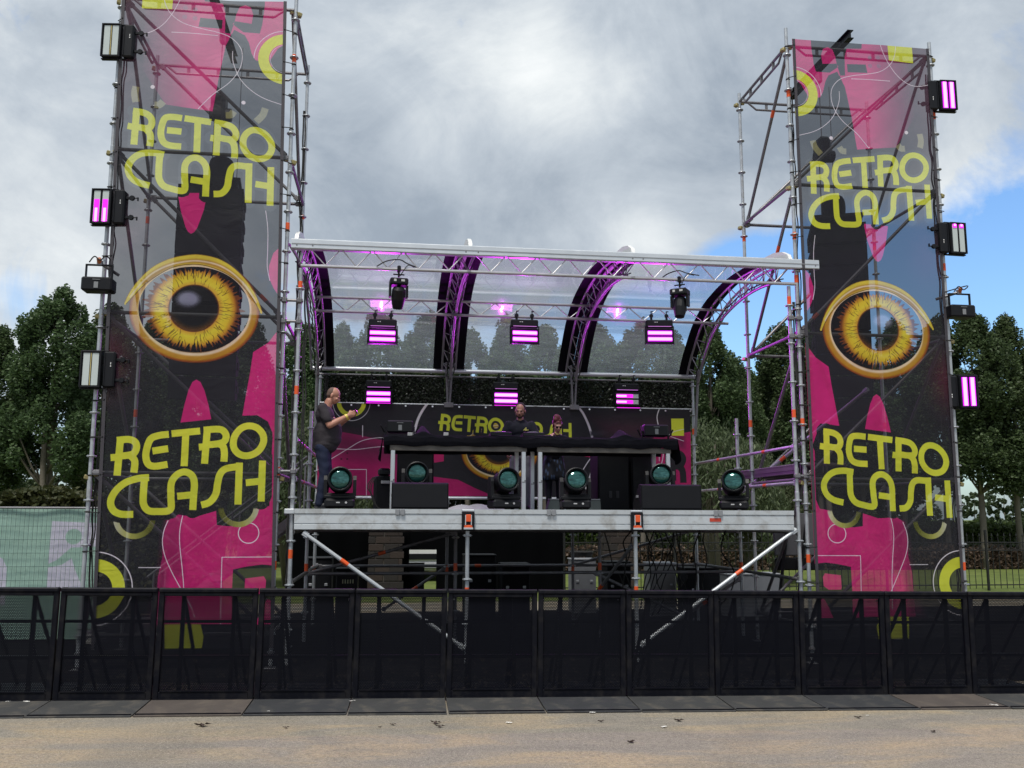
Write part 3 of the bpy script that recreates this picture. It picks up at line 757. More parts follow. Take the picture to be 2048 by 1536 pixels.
# ------------------------------------------------------------------ stage platform
SX = [-1.30, 1.09, 3.50, 5.96]; DZ = 2.115
st = thing('stage_platform', 'raised aluminium stage platform on scaffold legs between the two towers', 'stage', (2.3, 15.2, 0))
for i, x in enumerate(SX):
    for y in (13.0, 15.3, 17.6):
        if y == 13.0 and i in (1, 2):
            pole(st, x, y, gz(x, y)+.05, 1.86, bands=[.98], zr0=.55, step=.6, sleeves=False)
            mb = MB(); mb.box((x, 12.90, 1.95), (.17, .05, .27), b=.01); mb.build('bracket', BLACK, st, world=True)
            mb = MB(); mb.box((x, 12.862, 1.99), (.075, .03, .10), b=.006); mb.box((x, 12.868, 1.87), (.11, .02, .05), b=.005); b = mb.build('orange_wedge', ORANGE, st, world=True)
            mb = MB(); mb.box((x-.04, 12.866, 1.965), (.012, .03, .14)); mb.box((x+.04, 12.866, 1.965), (.012, .03, .14)); mb.box((x, 12.866, 1.85), (.13, .03, .025)); mb.build('bracket_jaw', ALU, st, world=True)
        elif y == 13.0:
            top = 5.50
            pole(st, x-.02 if i == 0 else x, y, gz(x, y)+.05, top, bands=([5.25, 3.75, 1.5] if i == 0 else [5.28, 3.55]), zr0=.5)
        elif y == 17.6:
            pole(st, x-.05 if i == 0 else x, y, .05, 4.72, bands=[3.70] if i == 3 else [1.05], zr0=.5, m=STEELD if i in (1, 2) else STEEL)
        else:
            pole(st, x, y, .05, 1.85 if i in (1, 2) else 3.72, bands=[1.2], zr0=.5, m=STEEL if i in (0, 3) else STEELD, sleeves=False)
segs = [(-1.28, 1.00), (1.18, 3.41), (3.59, 5.86)]
for k, (a, b) in enumerate(segs):
    prof = [(12.955, 1.825), (12.93, 1.835), (12.93, 1.898), (12.936, 1.904), (12.936, 1.910), (12.926, 1.916), (12.926, 2.035), (12.935, 2.040), (12.935, 2.046), (12.915, 2.050), (12.912, 2.112), (12.99, 2.112), (12.99, 1.825)]
    mb = MB(); mb.prism(prof, a, b, 'YZ'); mb.build('fascia_board', FASC, st, world=True)
for (a, b) in ((-1.42, -1.28), (1.00, 1.18), (3.41, 3.59)):
    mb = MB(); mb.box(((a+b)/2, 12.95, 2.075), (b-a-.004, .06, .07), b=.008); mb.build('end_cap', ALU, st, world=True)
for px in (800, 1103, 1437):
    x = at(px, 1030, 12.9)[0]
    mb = MB(); mb.box((x-.035, 12.904, 2.07), (.06, .02, .085), b=.006); mb.box((x+.035, 12.904, 2.07), (.06, .02, .085), b=.006); mb.build('deck_clamp', GREY, st, world=True)
x = at(1432, 1042, 12.9)[0]
mb = MB(); mb.box((x, 12.922, 1.975), (.17, .006, .05)); mb.build('red_sticker', mat('red_sticker', (.55, .06, .03), .5), st, world=True)
DECKM = mat('deck_plywood', (.05, .045, .042), .7, 0, .3, 3, .2, 50)
for i in range(6):
    for j in range(3):
        x0 = -1.28+i*1.19; y0 = 13.0+j*1.53
        mb = MB(); mb.box((x0+.595, y0+.765, 2.075), (1.182, 1.522, .06), b=.004); mb.build('deck_panel', DECKM, st, world=True)
        mb = MB()
        for s in (0.03, 1.16): mb.box((x0+s, y0+.765, 1.98), (.04, 1.5, .12))
        mb.build('deck_beam', ALUD, st, world=True)
for y in (15.3, 17.6):
    tubepart(st, 'ledger', (SX[0], y, 1.78), (SX[3], y, 1.78)); tubepart(st, 'ledger', (SX[0], y, 1.10), (SX[3], y, 1.10), band=(.41,) if y > 17 else None)
for x in (SX[0], SX[3]):
    tubepart(st, 'ledger', (x, 13, 1.80), (x, 17.6, 1.80)); tubepart(st, 'ledger', (x, 13, 1.12), (x, 17.6, 1.12))
GAL = mat('light_galvanised', (.52, .55, .58), .55, .4, .15, 8)
tubepart(st, 'brace', (SX[0]+.14, 12.97, 1.79), (SX[1]-.03, 12.97, .22), r=.028, m=GAL, band=(.255,))
tubepart(st, 'brace', (SX[3]-.05, 12.97, 1.84), (SX[2]+.03, 12.97, .22), r=.028, m=GAL, band=(.375,))
for (p, q) in (((SX[0], 15.3, 1.1), (SX[1], 15.3, 1.75)), ((SX[1], 17.6, 1.08), (SX[0]+1.2, 17.5, .3)), ((SX[2], 17.6, 1.1), (SX[3], 17.6, 1.78)), ((SX[2]-.1, 15.3, 1.1), (SX[2]+1.6, 15.3, .3)), ((SX[3], 15.3, 1.0), (SX[3]-1.3, 15.3, .2)), ((SX[2], 13.2, 1.6), (SX[2]-.5, 15.1, .3))):
    tubepart(st, 'brace', p, q, m=STEELD, band=(.5,))
# guard rails at both ends
for x in (SX[0], SX[3]):
    for z in (3.06, 2.52):
        tubepart(st, 'guard_rail', (x, 13.0, z), (x, 17.6, z), m=STEEL, band=(.25, .7))
tubepart(st, 'brace', (SX[3]+.03, 15.2, 2.45), (SX[3]+1.2, 13.0, 3.95), m=STEEL, band=(.35,))
# couplers that tie stage legs to the towers
for (xa, xb_, zs) in ((-1.53, -1.32, (5.02, 4.72, 2.62)), (5.96, 6.09, (5.0, 4.72, 2.62))):
    for z in zs:
        mb = MB(); mb.tube((xa-.05, 12.96, z), (xb_+.05, 12.96, z), .02, 8)
        for xx in (xa, xb_): mb.box((xx, 12.97, z), (.085, .09, .075), b=.015); mb.tube((xx, 12.93, z), (xx, 12.93, z+.12), .008, 6)
        mb.build('swivel_coupler', STEELD, st, world=True)

# cable runs taped up the stage legs
for (xc_, yc_, z0_, z1_, sd_) in ((-1.24, 13.03, 2.2, 5.5, 1), (-1.37, 13.05, .3, 5.3, 2), (-1.57, 14.97, .3, 9.0, 3), (6.02, 13.03, 2.2, 5.4, 4), (-1.26, 17.55, 2.2, 4.7, 5), (6.14, 13.06, 3.0, 9.0, 6), (8.47, 13.06, .5, 9.3, 7), (-3.92, 13.06, .6, 9.2, 8)):
    rc_ = random.Random(sd_); pts = []; z = z0_
    while z < z1_: pts.append((xc_+rc_.uniform(-.018, .018), yc_+rc_.uniform(-.02, .02), z)); z += rc_.uniform(.14, .32)
    mb = MB(); mb.path([tuple(p) for p in smoothcurve(pts, 3)], .013, 5); mb.path([(p[0]+.03+.01*math.sin(p[2]*7), p[1], p[2]) for p in smoothcurve(pts, 3)], .010, 5); mb.build('cable', RUBBER, st, world=True)

# ------------------------------------------------------------------ curved roof
rf = thing('stage_roof', 'curved truss roof with clear plastic sheets over the stage', 'stage roof', (2.3, 15.3, 4.8))
outer = [(12.95, 5.84), (13.5, 5.97), (14.2, 6.045), (14.85, 6.05), (15.5, 5.99), (16.1, 5.87), (16.7, 5.62), (17.2, 5.24), (17.5, 4.95), (17.62, 4.76)]
OC = [tuple(p) for p in smoothcurve(outer, 4)]
def offset(cv, d):
    out = []
    for i, p in enumerate(cv):
        a = cv[max(0, i-1)]; b = cv[min(len(cv)-1, i+1)]; t = np.array(b)-np.array(a); t = t/np.linalg.norm(t)
        out.append((p[0]+t[1]*d, p[1]-t[0]*d))
    return out
IC = offset(OC, .27)
AX = [-1.40, 1.08, 3.52, 5.98]
ARM = mat('arch_aluminium', (.34, .33, .36), .42, .5, .15, 5)
PURP = mat('tube_with_cable', (.40, .36, .42), .4, .5, .2, 8)
def strip_mesh(x0, x1, d0, name, m, parent):
    cv = offset(OC, d0); vs = []; fs = []
    for (y, z) in cv: vs += [(x0, y, z), (x1, y, z)]
    for i in range(len(cv)-1): fs.append((2*i, 2*i+1, 2*i+3, 2*i+2))
    mb = MB(); mb.add(vs, fs); return mb.build(name, m, parent, world=True, smooth=True)
for i, x in enumerate(AX):
    for sx in (-.13, .13):
        mb = MB(); mb.path([(x+sx, y, z) for y, z in OC[1:]], .022, 8); mb.build('arch_chord', ARM, rf, world=True, smooth=True)
    mb = MB(); mb.path([(x+.02, y, z) for y, z in IC[3:]], .026, 8); mb.build('arch_chord', ARM, rf, world=True, smooth=True)
    n = len(OC); L_ = 0; last = 2; k = 0
    while last+3 < n:
        nx_ = last+3
        for sx in (-.13, .13):
            p = (x+sx, *OC[last]); m_ = (x+.02, *IC[min(n-1, last+2)]); q = (x+sx, *OC[nx_])
            mb = MB(); mb.tube(p, m_, .009, 6); mb.tube(m_, q, .009, 6); mb.build('lacing_bar', ARM, rf, world=True)
        last = nx_
    if i > 0: strip_mesh(x-.30, x+.0, -.03, 'black_edge_strip', CLOTH, rf)
    if i < 3: strip_mesh(x+.002, x+.30, -.03, 'black_edge_strip', CLOTH, rf)
    # white cap where the arch passes over the beam
    cp = [(12.93, 5.90), (13.0, 6.0), (13.2, 6.10), (13.5, 6.17), (13.9, 6.20), (14.4, 6.17), (14.9, 6.09), (14.9, 6.06), (13.9, 6.03), (13.3, 5.95), (12.93, 5.88)]
    mb = MB(); mb.prism(cp, x-.02, x+.035, 'YZ'); mb.build('white_cap', mat('white_plastic', (.72, .73, .72), .45), rf, world=True)
    # cable bundle along the arch
    mb = MB(); mb.path([(x-.04+.012*math.sin(j*1.7), y, z+.03) for j, (y, z) in enumerate(IC[3:])], .012, 5); mb.path([(x+.08+.012*math.sin(j*1.1), y, z+.05) for j, (y, z) in enumerate(IC[3:])], .010, 5); mb.build('cable', RUBBER, rf, world=True)
pm = bpy.data.materials.new('clear_pvc'); pm.use_nodes = True; nt = pm.node_tree; q = G(nt); b = nt.nodes['Principled BSDF']
tcp = q.n('ShaderNodeTexCoord').outputs['Object']
b.inputs['Base Color'].default_value = (.62, .68, .74, 1); b.inputs['Roughness'].default_value = .07; b.inputs['Specular IOR Level'].default_value = .6
mpp = q.n('ShaderNodeMapping'); q.put(mpp.inputs[0], tcp); mpp.inputs['Scale'].default_value = (.5, 1, 5)
bn = q.n('ShaderNodeBump'); bn.inputs['Strength'].default_value = .12; bn.inputs['Distance'].default_value = .02
q.put(bn.inputs['Height'], q.noise(mpp.outputs[0], 2.5, 4, .5)); q.put(b.inputs['Normal'], bn.outputs[0])
tl = q.n('ShaderNodeBsdfTranslucent'); tl.inputs[0].default_value = (.75, .82, .9, 1)
m0 = q.n('ShaderNodeMixShader'); m0.inputs[0].default_value = .55; nt.links.new(b.outputs[0], m0.inputs[1]); nt.links.new(tl.outputs[0], m0.inputs[2])
tr = q.n('ShaderNodeBsdfTransparent'); tr.inputs[0].default_value = (.93, .96, .98, 1)
m1 = q.n('ShaderNodeMixShader'); q.put(m1.inputs[0], q.rng(q.noise(mpp.outputs[0], 5, 5, .6), .3, .75, .20, .32))
nt.links.new(tr.outputs[0], m1.inputs[1]); nt.links.new(m0.outputs[0], m1.inputs[2])
# thin mirror-like film on top
gl = q.n('ShaderNodeBsdfGlossy'); gl.inputs['Roughness'].default_value = .06; q.put(gl.inputs['Normal'], bn.outputs[0])
fr = q.n('ShaderNodeFresnel'); fr.inputs[0].default_value = 1.45
m2 = q.n('ShaderNodeMixShader'); q.put(m2.inputs[0], q.m('MULTIPLY', fr.outputs[0], .42)); nt.links.new(m1.outputs[0], m2.inputs[1]); nt.links.new(gl.outputs[0], m2.inputs[2])
nt.links.new(m2.outputs[0], [x for x in nt.nodes if x.type == 'OUTPUT_MATERIAL'][0].inputs[0])
for i in range(3): strip_mesh(AX[i]+.30, AX[i+1]-.30, -.034, 'clear_sheet', pm, rf)
# front beam truss, mid truss
def lacing(parent, x0, x1, y, zt, zb, pitch, r=.009, y2=None):
    n = max(2, int(round((x1-x0)/pitch))); w = (x1-x0)/n
    for k in range(n):
        a = x0+k*w; mb = MB(); mb.tube((a, y, zt), (a+w/2, y if y2 is None else y2, zb), r, 6); mb.tube((a+w/2, y if y2 is None else y2, zb), (a+w, y, zt), r, 6)
        mb.build('lacing_bar', ALUD, parent, world=True)
mb = MB(); mb.prism([(12.90, 5.775), (12.90, 5.895), (12.915, 5.91), (12.99, 5.91), (12.99, 5.76), (12.915, 5.76)], -1.46, 6.42, 'YZ'); mb.build('front_beam', ALU, rf, world=True)
mb = MB(); mb.box((2.48, 12.897, 5.832), (7.86, .006, .012)); mb.build('beam_groove', GREY, rf, world=True)
mb = MB()
for x in (-1.38, -1.16, 1.02, 1.2, 3.5, 3.66, 6.15, 6.36): mb.lathe([(.0, -.008), (.012, -.008), (.012, 0)], (x, 12.898, 5.81), 'Y', 8)
mb.build('bolts', STEELD, rf, kind='stuff', world=True)
for (a, b) in ((-1.20, 1.0), (1.16, 3.44), (3.6, 5.95)):
    mb = MB(); mb.tube((a-.12, 12.96, 5.53), (b+.1, 12.96, 5.53), .025, 10); mb.build('bottom_chord', ALUD, rf, world=True)
    lacing(rf, a, b, 12.95, 5.79, 5.54, .46)
    mb = MB(); mb.tube((a-.15, 16.05, 5.82), (b+.2, 16.05, 5.82), .026, 10); mb.build('upper_chord', ALUD, rf, world=True)
    mb = MB(); mb.tube((a-.15, 16.05, 5.57), (b+.2, 16.05, 5.57), .026, 10); mb.build('bottom_chord', ALUD, rf, world=True)
    lacing(rf, a+.1, b, 16.05, 5.81, 5.58, .50)
mb = MB(); mb.tube((-1.50, 17.6, 4.80), (6.02, 17.6, 4.80), .042, 12); mb.build('rear_tube', ALU, rf, world=True)
mb = MB(); mb.tube((-1.46, 17.58, 4.69), (5.98, 17.58, 4.69), .018, 8); mb.build('rear_tube', STEELD, rf, world=True)
for x in AX[1:3]:
    mb = MB(); mb.tube((x-.06, 17.45, 4.95), (x-.02, 17.5, 4.1), .022, 8); mb.tube((x+.06, 17.45, 4.95), (x+.02, 17.5, 4.1), .022, 8); mb.box((x, 17.47, 4.12), (.18, .12, .10), b=.01); mb.build('arch_foot', STEELD, rf, world=True)
mb = MB(); mb.tube((AX[3]+.04, 17.4, 4.9), (AX[3]-.02, 17.5, 3.6), .03, 8); mb.build('arch_foot', STEELD, rf, world=True)
mb = MB(); mb.tube((AX[0], 17.4, 4.9), (AX[0], 17.5, 3.6), .03, 8); mb.build('arch_foot', STEELD, rf, world=True)

# ------------------------------------------------------------------ leafy screen and printed banner at the back
LEAFN = mat('artificial_leaf', (.018, .026, .014), .45, 0, .5, 30)
NETB = seethrough(mat('net_backing', (.006, .007, .007), .9), .93)
for i in range(3):
    xa, xb_ = (-1.30, 1.02, 3.52)[i], (1.0, 3.5, 5.93)[i]
    t = thing('leaf_screen', ['artificial dark leaf screen hanging at the back, left bay behind the filming man', 'artificial dark leaf screen hanging at the back, middle bay above the performers', 'artificial dark leaf screen hanging at the back, right bay beside the short purple light'][i], 'leaf screen', ((xa+xb_)/2, 17.62, 4.1), group='leaf screens behind the stage')
    mb = MB(); mb.grid(lambda u, v: (xa+(xb_-xa)*u, 17.64+.01*math.sin(u*30), 4.06+.62*v), 12, 4); mb.build('backing', NETB, t, world=True)
    mb = MB(); rr = random.Random(i)
    for k in range(2600):
        c = Vector((rr.uniform(xa, xb_), 17.62-rr.random()*.05, rr.uniform(4.06, 4.68))); s = rr.uniform(.018, .034)
        R = Euler((rr.uniform(-1, 1), rr.uniform(-1, 1), rr.uniform(0, 6.28))).to_matrix()
        mb.add([c+R@Vector(p)*s for p in ((-1, 0, -.1), (0, -.1, .5), (1, 0, -.1), (0, .1, -.6))], [(0, 1, 2, 3)])
    mb.build('leaves', LEAFN, t, world=True, kind='stuff')

B3 = crop(lambda x, y: (at(x, y, 17.46)[0]+1.34, at(x, y, 17.46)[2]), 580, 740, .2051)
B4 = crop(lambda x, y: (at(x, y, 17.46)[0]+1.34, at(x, y, 17.46)[2]), 980, 740, .2051)
a = Art(7.19, 2.40, 4.13, .006, (.165, .155, .18))
PK2 = (.70, .12, .40)
a.poly([B3(150, 560), B3(480, 600), B3(700, 640), B3(925, 690), B3(1200, 720), B3(1200, 1260), B3(150, 1260)], PK2)
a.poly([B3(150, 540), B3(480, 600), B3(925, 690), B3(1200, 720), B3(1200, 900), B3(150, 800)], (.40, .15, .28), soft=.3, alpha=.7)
a.ring(B3(600, 318), .190, .272, YEL); a.ring(B3(600, 318), .338, .350, WHT)
ws = lambda pts, w=.012, cur=True: a.stroke(pts, w, WHT, curve=cur)
ws([B3(708, 540), B3(708, 655)], .016, False)
ws([B3(380, 880), B3(560, 772), B3(700, 692), B3(850, 662), B3(930, 668), B3(1010, 720), B3(1070, 850), B3(1090, 985)], .013)
ws([B3(200, 760), B3(480, 770), B3(650, 775), B3(900, 748), B3(1200, 760)])
ws([B3(150, 970), B3(745, 970), B3(745, 1300)], .013, False)
for p in ((500, 868), (558, 868), (558, 810)): a.ring(B3(*p), -1, .018, (.35, .08, .22))
a.poly([B3(1180, 640), B3(1400, 780), B3(1410, 905), B3(1500, 890), B3(1500, 780), B3(2100, 640), B3(2100, 1260), B3(1180, 1260)], (.165, .155, .18))
a.poly([B3(1385, 740), B3(1500, 740), B3(1500, 890), B3(1405, 905)], (.78, .15, .42))
a.poly([B3(1400, 1040), B3(1640, 1070), B3(1800, 1150), B3(1940, 1210), B3(2300, 1240), B3(2300, 1300), B3(1400, 1300)], PK2)
a.stroke([B3(1350, 310), B3(1295, 390), B3(1252, 470), B3(1224, 560), B3(1212, 640), B3(1214, 720)], .05, WHT, curve=True); a.stroke([B4(862, 360), B4(905, 420), B4(945, 500), B4(975, 580), B4(1000, 680), B4(1012, 790), B4(1012, 880), B4(995, 970), B4(970, 1060), B4(925, 1160)], .045, WHT, curve=True)
DRKB = (.165, .155, .18)
a.poly([B4(735, 815), B4(900, 790), B4(1130, 780), B4(1130, 870), B4(1060, 865)], (.80, .16, .42))
a.poly([B4(980, 600), B4(1110, 590), B4(1150, 612), B4(1100, 640), B4(980, 640)], (.22, .22, .25), soft=.05)
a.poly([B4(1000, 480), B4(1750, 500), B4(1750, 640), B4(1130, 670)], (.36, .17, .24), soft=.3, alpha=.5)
a.poly([B4(1450, 780), B4(1460, 920), B4(1620, 940), B4(1760, 960), B4(1760, 1300), B4(1960, 1300), B4(1960, 600), B4(1770, 640), B4(1620, 640)], (.76, .14, .42))
a.poly([B4(1440, 910), B4(1620, 935), B4(1720, 970), B4(1720, 1300), B4(1380, 1300)], DRKB)
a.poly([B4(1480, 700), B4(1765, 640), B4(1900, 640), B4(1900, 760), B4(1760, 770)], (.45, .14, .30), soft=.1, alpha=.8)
a.poly([B4(1766, 474), B4(1888, 474), B4(1892, 642), B4(1772, 642)], YEL)
a.stroke([B4(1780, 1080), B4(1780, 820), B4(1850, 822), B4(1880, 870), B4(1850, 930), B4(1780, 935)], .14, DRKB, curve=True, k=5)
a.stroke([B4(1830, 935), B4(1875, 980), B4(1885, 1100)], .13, DRKB, curve=True)
ws([B4(1652, 372), B4(1628, 460), B4(1645, 560)], .02); ws([B4(1735, 640), B4(1800, 600), B4(1892, 578)]); ws([B4(1735, 640), B4(1892, 694)])
ws([B4(1690, 790), B4(1680, 880), B4(1650, 960)], .016); ws([B4(1645, 790), B4(1650, 890)], .014); ws([B4(1030, 800), B4(960, 890), B4(905, 975)], .02)
ws([B4(1445, 1000), B4(1530, 975)], .02)
ec = (at(998, 903, 17.46)[0]+1.34, at(998, 903, 17.46)[2]); k_ = .0093*80/517
eye(a, ec, k_, k_*.92)
for gp, sx0, px0, pxw, py0, pyh in ((RETRO, 302, 877, 138, 828, 44), (CLASH, 275, 1010, 132, 832, 46)):
    A3 = lambda x, y: (at(x, y, 17.46)[0]+1.34, at(x, y, 17.46)[2])
    if gp is RETRO: src = [(325, 355), (1475, 375), (335, 635), (1190, 540)]; dst = [A3(880, 828), A3(1007, 854), A3(880, 860), A3(975, 868)]
    else: src = [(275, 830), (1440, 530), (1430, 835), (910, 900)]; dst = [A3(1008, 862), A3(1140, 846), A3(1140, 878), A3(1083, 874)]
    logo(a, affine(src, dst), (gp,), outline=40, op=.98)
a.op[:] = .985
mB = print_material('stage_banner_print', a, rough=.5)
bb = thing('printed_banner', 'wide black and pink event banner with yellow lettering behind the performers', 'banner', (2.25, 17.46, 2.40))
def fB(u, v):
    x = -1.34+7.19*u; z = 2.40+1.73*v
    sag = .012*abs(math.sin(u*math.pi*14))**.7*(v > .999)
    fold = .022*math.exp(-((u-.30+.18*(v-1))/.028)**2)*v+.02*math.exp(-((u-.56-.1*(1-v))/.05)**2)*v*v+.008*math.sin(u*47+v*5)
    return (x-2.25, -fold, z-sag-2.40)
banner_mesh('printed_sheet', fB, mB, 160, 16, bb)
mb = MB()
for k in range(15): mb.lathe([(.012, -.012), (.018, 0)], (-1.26+k*.508, 17.44, 4.09), 'Y', 8)
mb.build('eyelets', GROM, bb, kind='stuff', world=True)
tb = MB(); tb.tube((-1.34, 17.5, 4.13), (5.9, 17.5, 4.13), .02, 8); tb.build('top_tube', STEEL, bb, world=True)
tb = MB(); tb.tube((-1.34, 17.42, 2.36), (5.9, 17.42, 2.36), .03, 8); tb.build('bottom_tube', ALU, bb, world=True)
# ------------------------------------------------------------------ line arrays hanging in the towers
def line_array(label, xc, y, ztop, n, h, w, yaw, curve, xb_):
    t = thing('line_array', label, 'line array', (xc, y, ztop), yaw, group='line array loudspeakers inside the towers')
    ang = 0; p = Vector((0, 0, 0)); 
    rg = MB(); rg.box((0, .1, .09), (w*.9, .5, .05)); rg.box((-w*.4, .1, .04), (.03, .5, .12)); rg.box((w*.4, .1, .04), (.03, .5, .12)); rg.build('rigging_frame', BLACK, t)
    for k in range(n):
        mb = MB(); hw, d = w/2, .62
        pr = [(-.02, -h*.48), (-.02, h*.48), (d, h*.34), (d, -h*.34)]
        mb.prism(pr, -hw, hw, 'YZ')
        for sx in (-1, 1): mb.box((sx*(hw+.012), d*.45, 0), (.02, d*.5, h*.3), b=.004)
        o = mb.build('speaker_cabinet', BLACKM, t)
        c = p+Vector((0, 0, -h/2)); R = Matrix.Rotation(ang, 3, 'X'); o.matrix_local = Matrix.Translation(p+R@Vector((0, 0, -h/2))) @ R.to_4x4()
        gr = MB(); gr.box((0, -.028, 0), (w*.94, .012, h*.86), b=.004); gr.build('grille', BLACK, o)
        p = p+R@Vector((0, 0, -h)); ang += curve
    hg = thing('chain_hoist', 'black motor hoist with chain bag above the %s line array' % ('left' if xc < 0 else 'right'), 'chain hoist', (xb_, 14.0, ztop+.9), group='chain hoists in the towers')
    mb = MB(); mb.box((xb_, 14.0, ztop+1.35), (.22, .30, .42), b=.05); mb.lathe([(.10, -.16), (.11, 0), (.10, .16)], (xb_+.03, 14.0, ztop+1.25), 'X', 12); mb.build('motor', BLACK, hg, world=True)
    mb = MB(); mb.tube((xb_, 14, ztop+1.5), (xb_, 14, 9.6), .008, 6); mb.box((xb_, 14, 9.45), (.08, .14, .2), b=.02); mb.tube((xb_-.06, 14, ztop+.1), (xb_-.06, 14, ztop+1.2), .009, 6); mb.tube((xb_+.28, 14.2, ztop+.1), (xb_+.28, 14.2, 9.4), .006, 6); mb.build('chain', STEELD, hg, world=True)
    mb = MB(); bp = smoothcurve([(.0, -.42), (.10, -.40), (.17, -.28), (.19, -.1), (.16, .05), (.05, .1), (0, .1)], 3)
    mb.lathe([tuple(q) for q in bp], (xb_+.10, 13.9, ztop+.42), 'Z', 14); mb.build('chain_bag', CLOTH, hg, world=True, smooth=True)
    return t
line_array('black line array of stacked cabinets hanging inside the left tower', -2.76, 13.75, 6.92, 9, .36, .94, .10, .012, xbL)
line_array('black line array of stacked cabinets hanging inside the right tower', 7.20, 13.75, 6.80, 10, .36, .86, -.35, .014, xbR)

# ------------------------------------------------------------------ lighting fixtures
LAMP_CORE = mat('lit_purple_strip', (.1, .02, .1), .4, emit=(1.0, .22, 1.0), estr=3.0, var=0)
LAMP_EDGE = mat('lit_purple_reflector', (.1, .0, .1), .4, emit=(.80, .0, 1.1), estr=1.1, var=0)
LAMP_DIM = mat('lit_magenta_strip', (.1, .0, .1), .4, emit=(.95, .012, .90), estr=1.0, var=0)
LAMP_THIN = mat('lit_pale_line', (.3, .2, .3), .4, emit=(.5, .12, .6), estr=.7, var=0)
PALE = mat('unlit_led_panel', (.50, .56, .55), .18, 0, .08, 6, .05, 120)
AMBER = mat('unlit_amber_line', (.50, .42, .18), .3)
def strobe(label, loc, rot, mode, group, upright=False, glow=0.):
    """wide flood strobe: tilting head with two lamp bars, housing above; mode: on, half, off"""
    t = thing('strobe_light', label, 'strobe light', loc, 0, group); t.rotation_euler = rot
    hw, hh = .25, .135
    mb = MB(); mb.box((0, .045, 0), (2*hw, .09, 2*hh), b=.012); mb.build('head', BLACK, t)
    fr = MB()
    for (c, s) in (((0, -.008, hh-.010), (2*hw, .022, .020)), ((0, -.008, -hh+.010), (2*hw, .022, .020)), ((-hw+.010, -.008, 0), (.020, .022, 2*hh-.041)), ((hw-.010, -.008, 0), (.020, .022, 2*hh-.041))): fr.box(c, s, b=.004)
    fr.build('face_frame', BLACK, t)
    lit = mode != 'off'
    for s in (-1, 1):
        mb = MB(); mb.box((0, -.002, s*.058), (2*hw-.06, .006, .085)); rfl = mb.build('reflector', LAMP_EDGE if mode == 'on' else PALE, t)
        if mode == 'on':
            mb = MB(); mb.box((0, -.007, s*.058), (2*hw-.07, .008, .052)); mb.build('lamp_bar', LAMP_CORE, t)
        elif mode.startswith('half'):
            f = float(mode[4:]); sg = 1 if f > 0 else -1; f = abs(f); w = (2*hw-.06)*f
            mb = MB(); mb.box((sg*(hw-.03-w/2), -.008, s*.058), (w, .008, .070)); mb.build('lamp_bar', LAMP_DIM, t)
            mb = MB(); mb.box((sg*(hw-.03-w*.3), -.013, s*.058), (w*.6, .008, .036)); mb.build('lamp_bar', LAMP_CORE, t)
    mb = MB(); mb.box((0, -.004, 0), (2*hw-.06, .010, .010)); mb.build('centre_line', AMBER if not lit else BLACK, t)
    # housing and yoke
    mb = MB(); mb.box((0, .085, hh+.10), (2*hw-.01, .17, .15), b=.02); mb.box((0, -.004, hh+.045), (2*hw-.06, .01, .012)); h = mb.build('housing', BLACK, t)
    if lit and not upright:
        mb = MB(); mb.box((0, -.012, hh+.043), (2*hw-.08, .006, .010)); mb.build('pixel_line', LAMP_THIN, h)
    mb = MB(); mb.box((-.08, -.003, hh+.125), (.03, .004, .008)); mb.box((-.045, -.003, hh+.125), (.016, .004, .014)); mb.build('printed_mark', WHITE, h)
    for s in (-1, 1):
        mb = MB(); mb.box((s*(hw+.008), .07, .03), (.014, .06, 2*hh+.08), b=.004); mb.build('yoke_arm', BLACK, t)
    for s in (-1, 1):
        mb = MB(); x = s*.14; mb.box((x, .06, hh+.20), (.04, .03, .08), b=.006); mb.lathe([(.034, -.02), (.040, 0), (.034, .02)], (x, .06, hh+.26), 'Y', 10); mb.tube((x, .06, hh+.28), (x, .06, hh+.34), .009, 6); mb.box((x+.015, .06, hh+.34), (.05, .02, .015)); mb.build('clamp', BLACK, t)
    if glow > 0 and lit:
        l = bpy.data.lights.new('strobe_glow', 'SPOT'); l.spot_size = rad(165); l.spot_blend = .6; l.shadow_soft_size = 0; l.energy = glow*1.6; l.color = (.75, .03, 1.0)
        lo = bpy.data.objects.new('strobe_glow', l); COL.objects.link(lo); lo.parent = t; lo.location = (0, -.05, 0); lo.rotation_euler = (rad(-90), 0, 0)
    return t
GM = 'strobe lights hanging from the middle truss'
YT = 16.02
for px, rz_, md, lb in ((765, .0, 'on', 'lit purple strobe light hanging from the truss in the left roof bay'), (1050, .0, 'on', 'lit purple strobe light hanging from the truss in the middle roof bay'), (1320, -.12, 'on', 'lit purple strobe light hanging from the truss in the right roof bay, turned aside')):
    x, y, z = at(px, 672, YT-.1); strobe(lb, (x, y, z), (rad(-4), 0, rz_), md, GM, glow=58)
GB = 'strobe lights on the leaf screens'
for px, md, lb in ((757, 'on', 'lit purple strobe light on the leaf screen between the filming man and DJ'), (1012, 'on', 'lit purple strobe light on the leaf screen just above the bearded DJ'), (1255, 'half-.75', 'half lit magenta strobe light on the leaf screen above the dark speaker stack')):
    x, y, z = at(px, {757: 793, 1012: 796, 1255: 798}[px], 17.42); strobe(lb, (x, y, z), (0, 0, 0), md, GB, glow=38)
    mb = MB(); mb.box((x, y-.06, 4.125), (.46, .01, .012)); o = mb.build('light_strip', LAMP_DIM if px != 1255 else LAMP_DIM); tag(o, 'thin purple glowing light strip under the ' + {757: 'left', 1012: 'middle', 1255: 'right'}[px]+' leaf screen strobe', 'light strip', 'light strips under the leaf screen')
GT = 'strobe lights clamped to the tower poles'
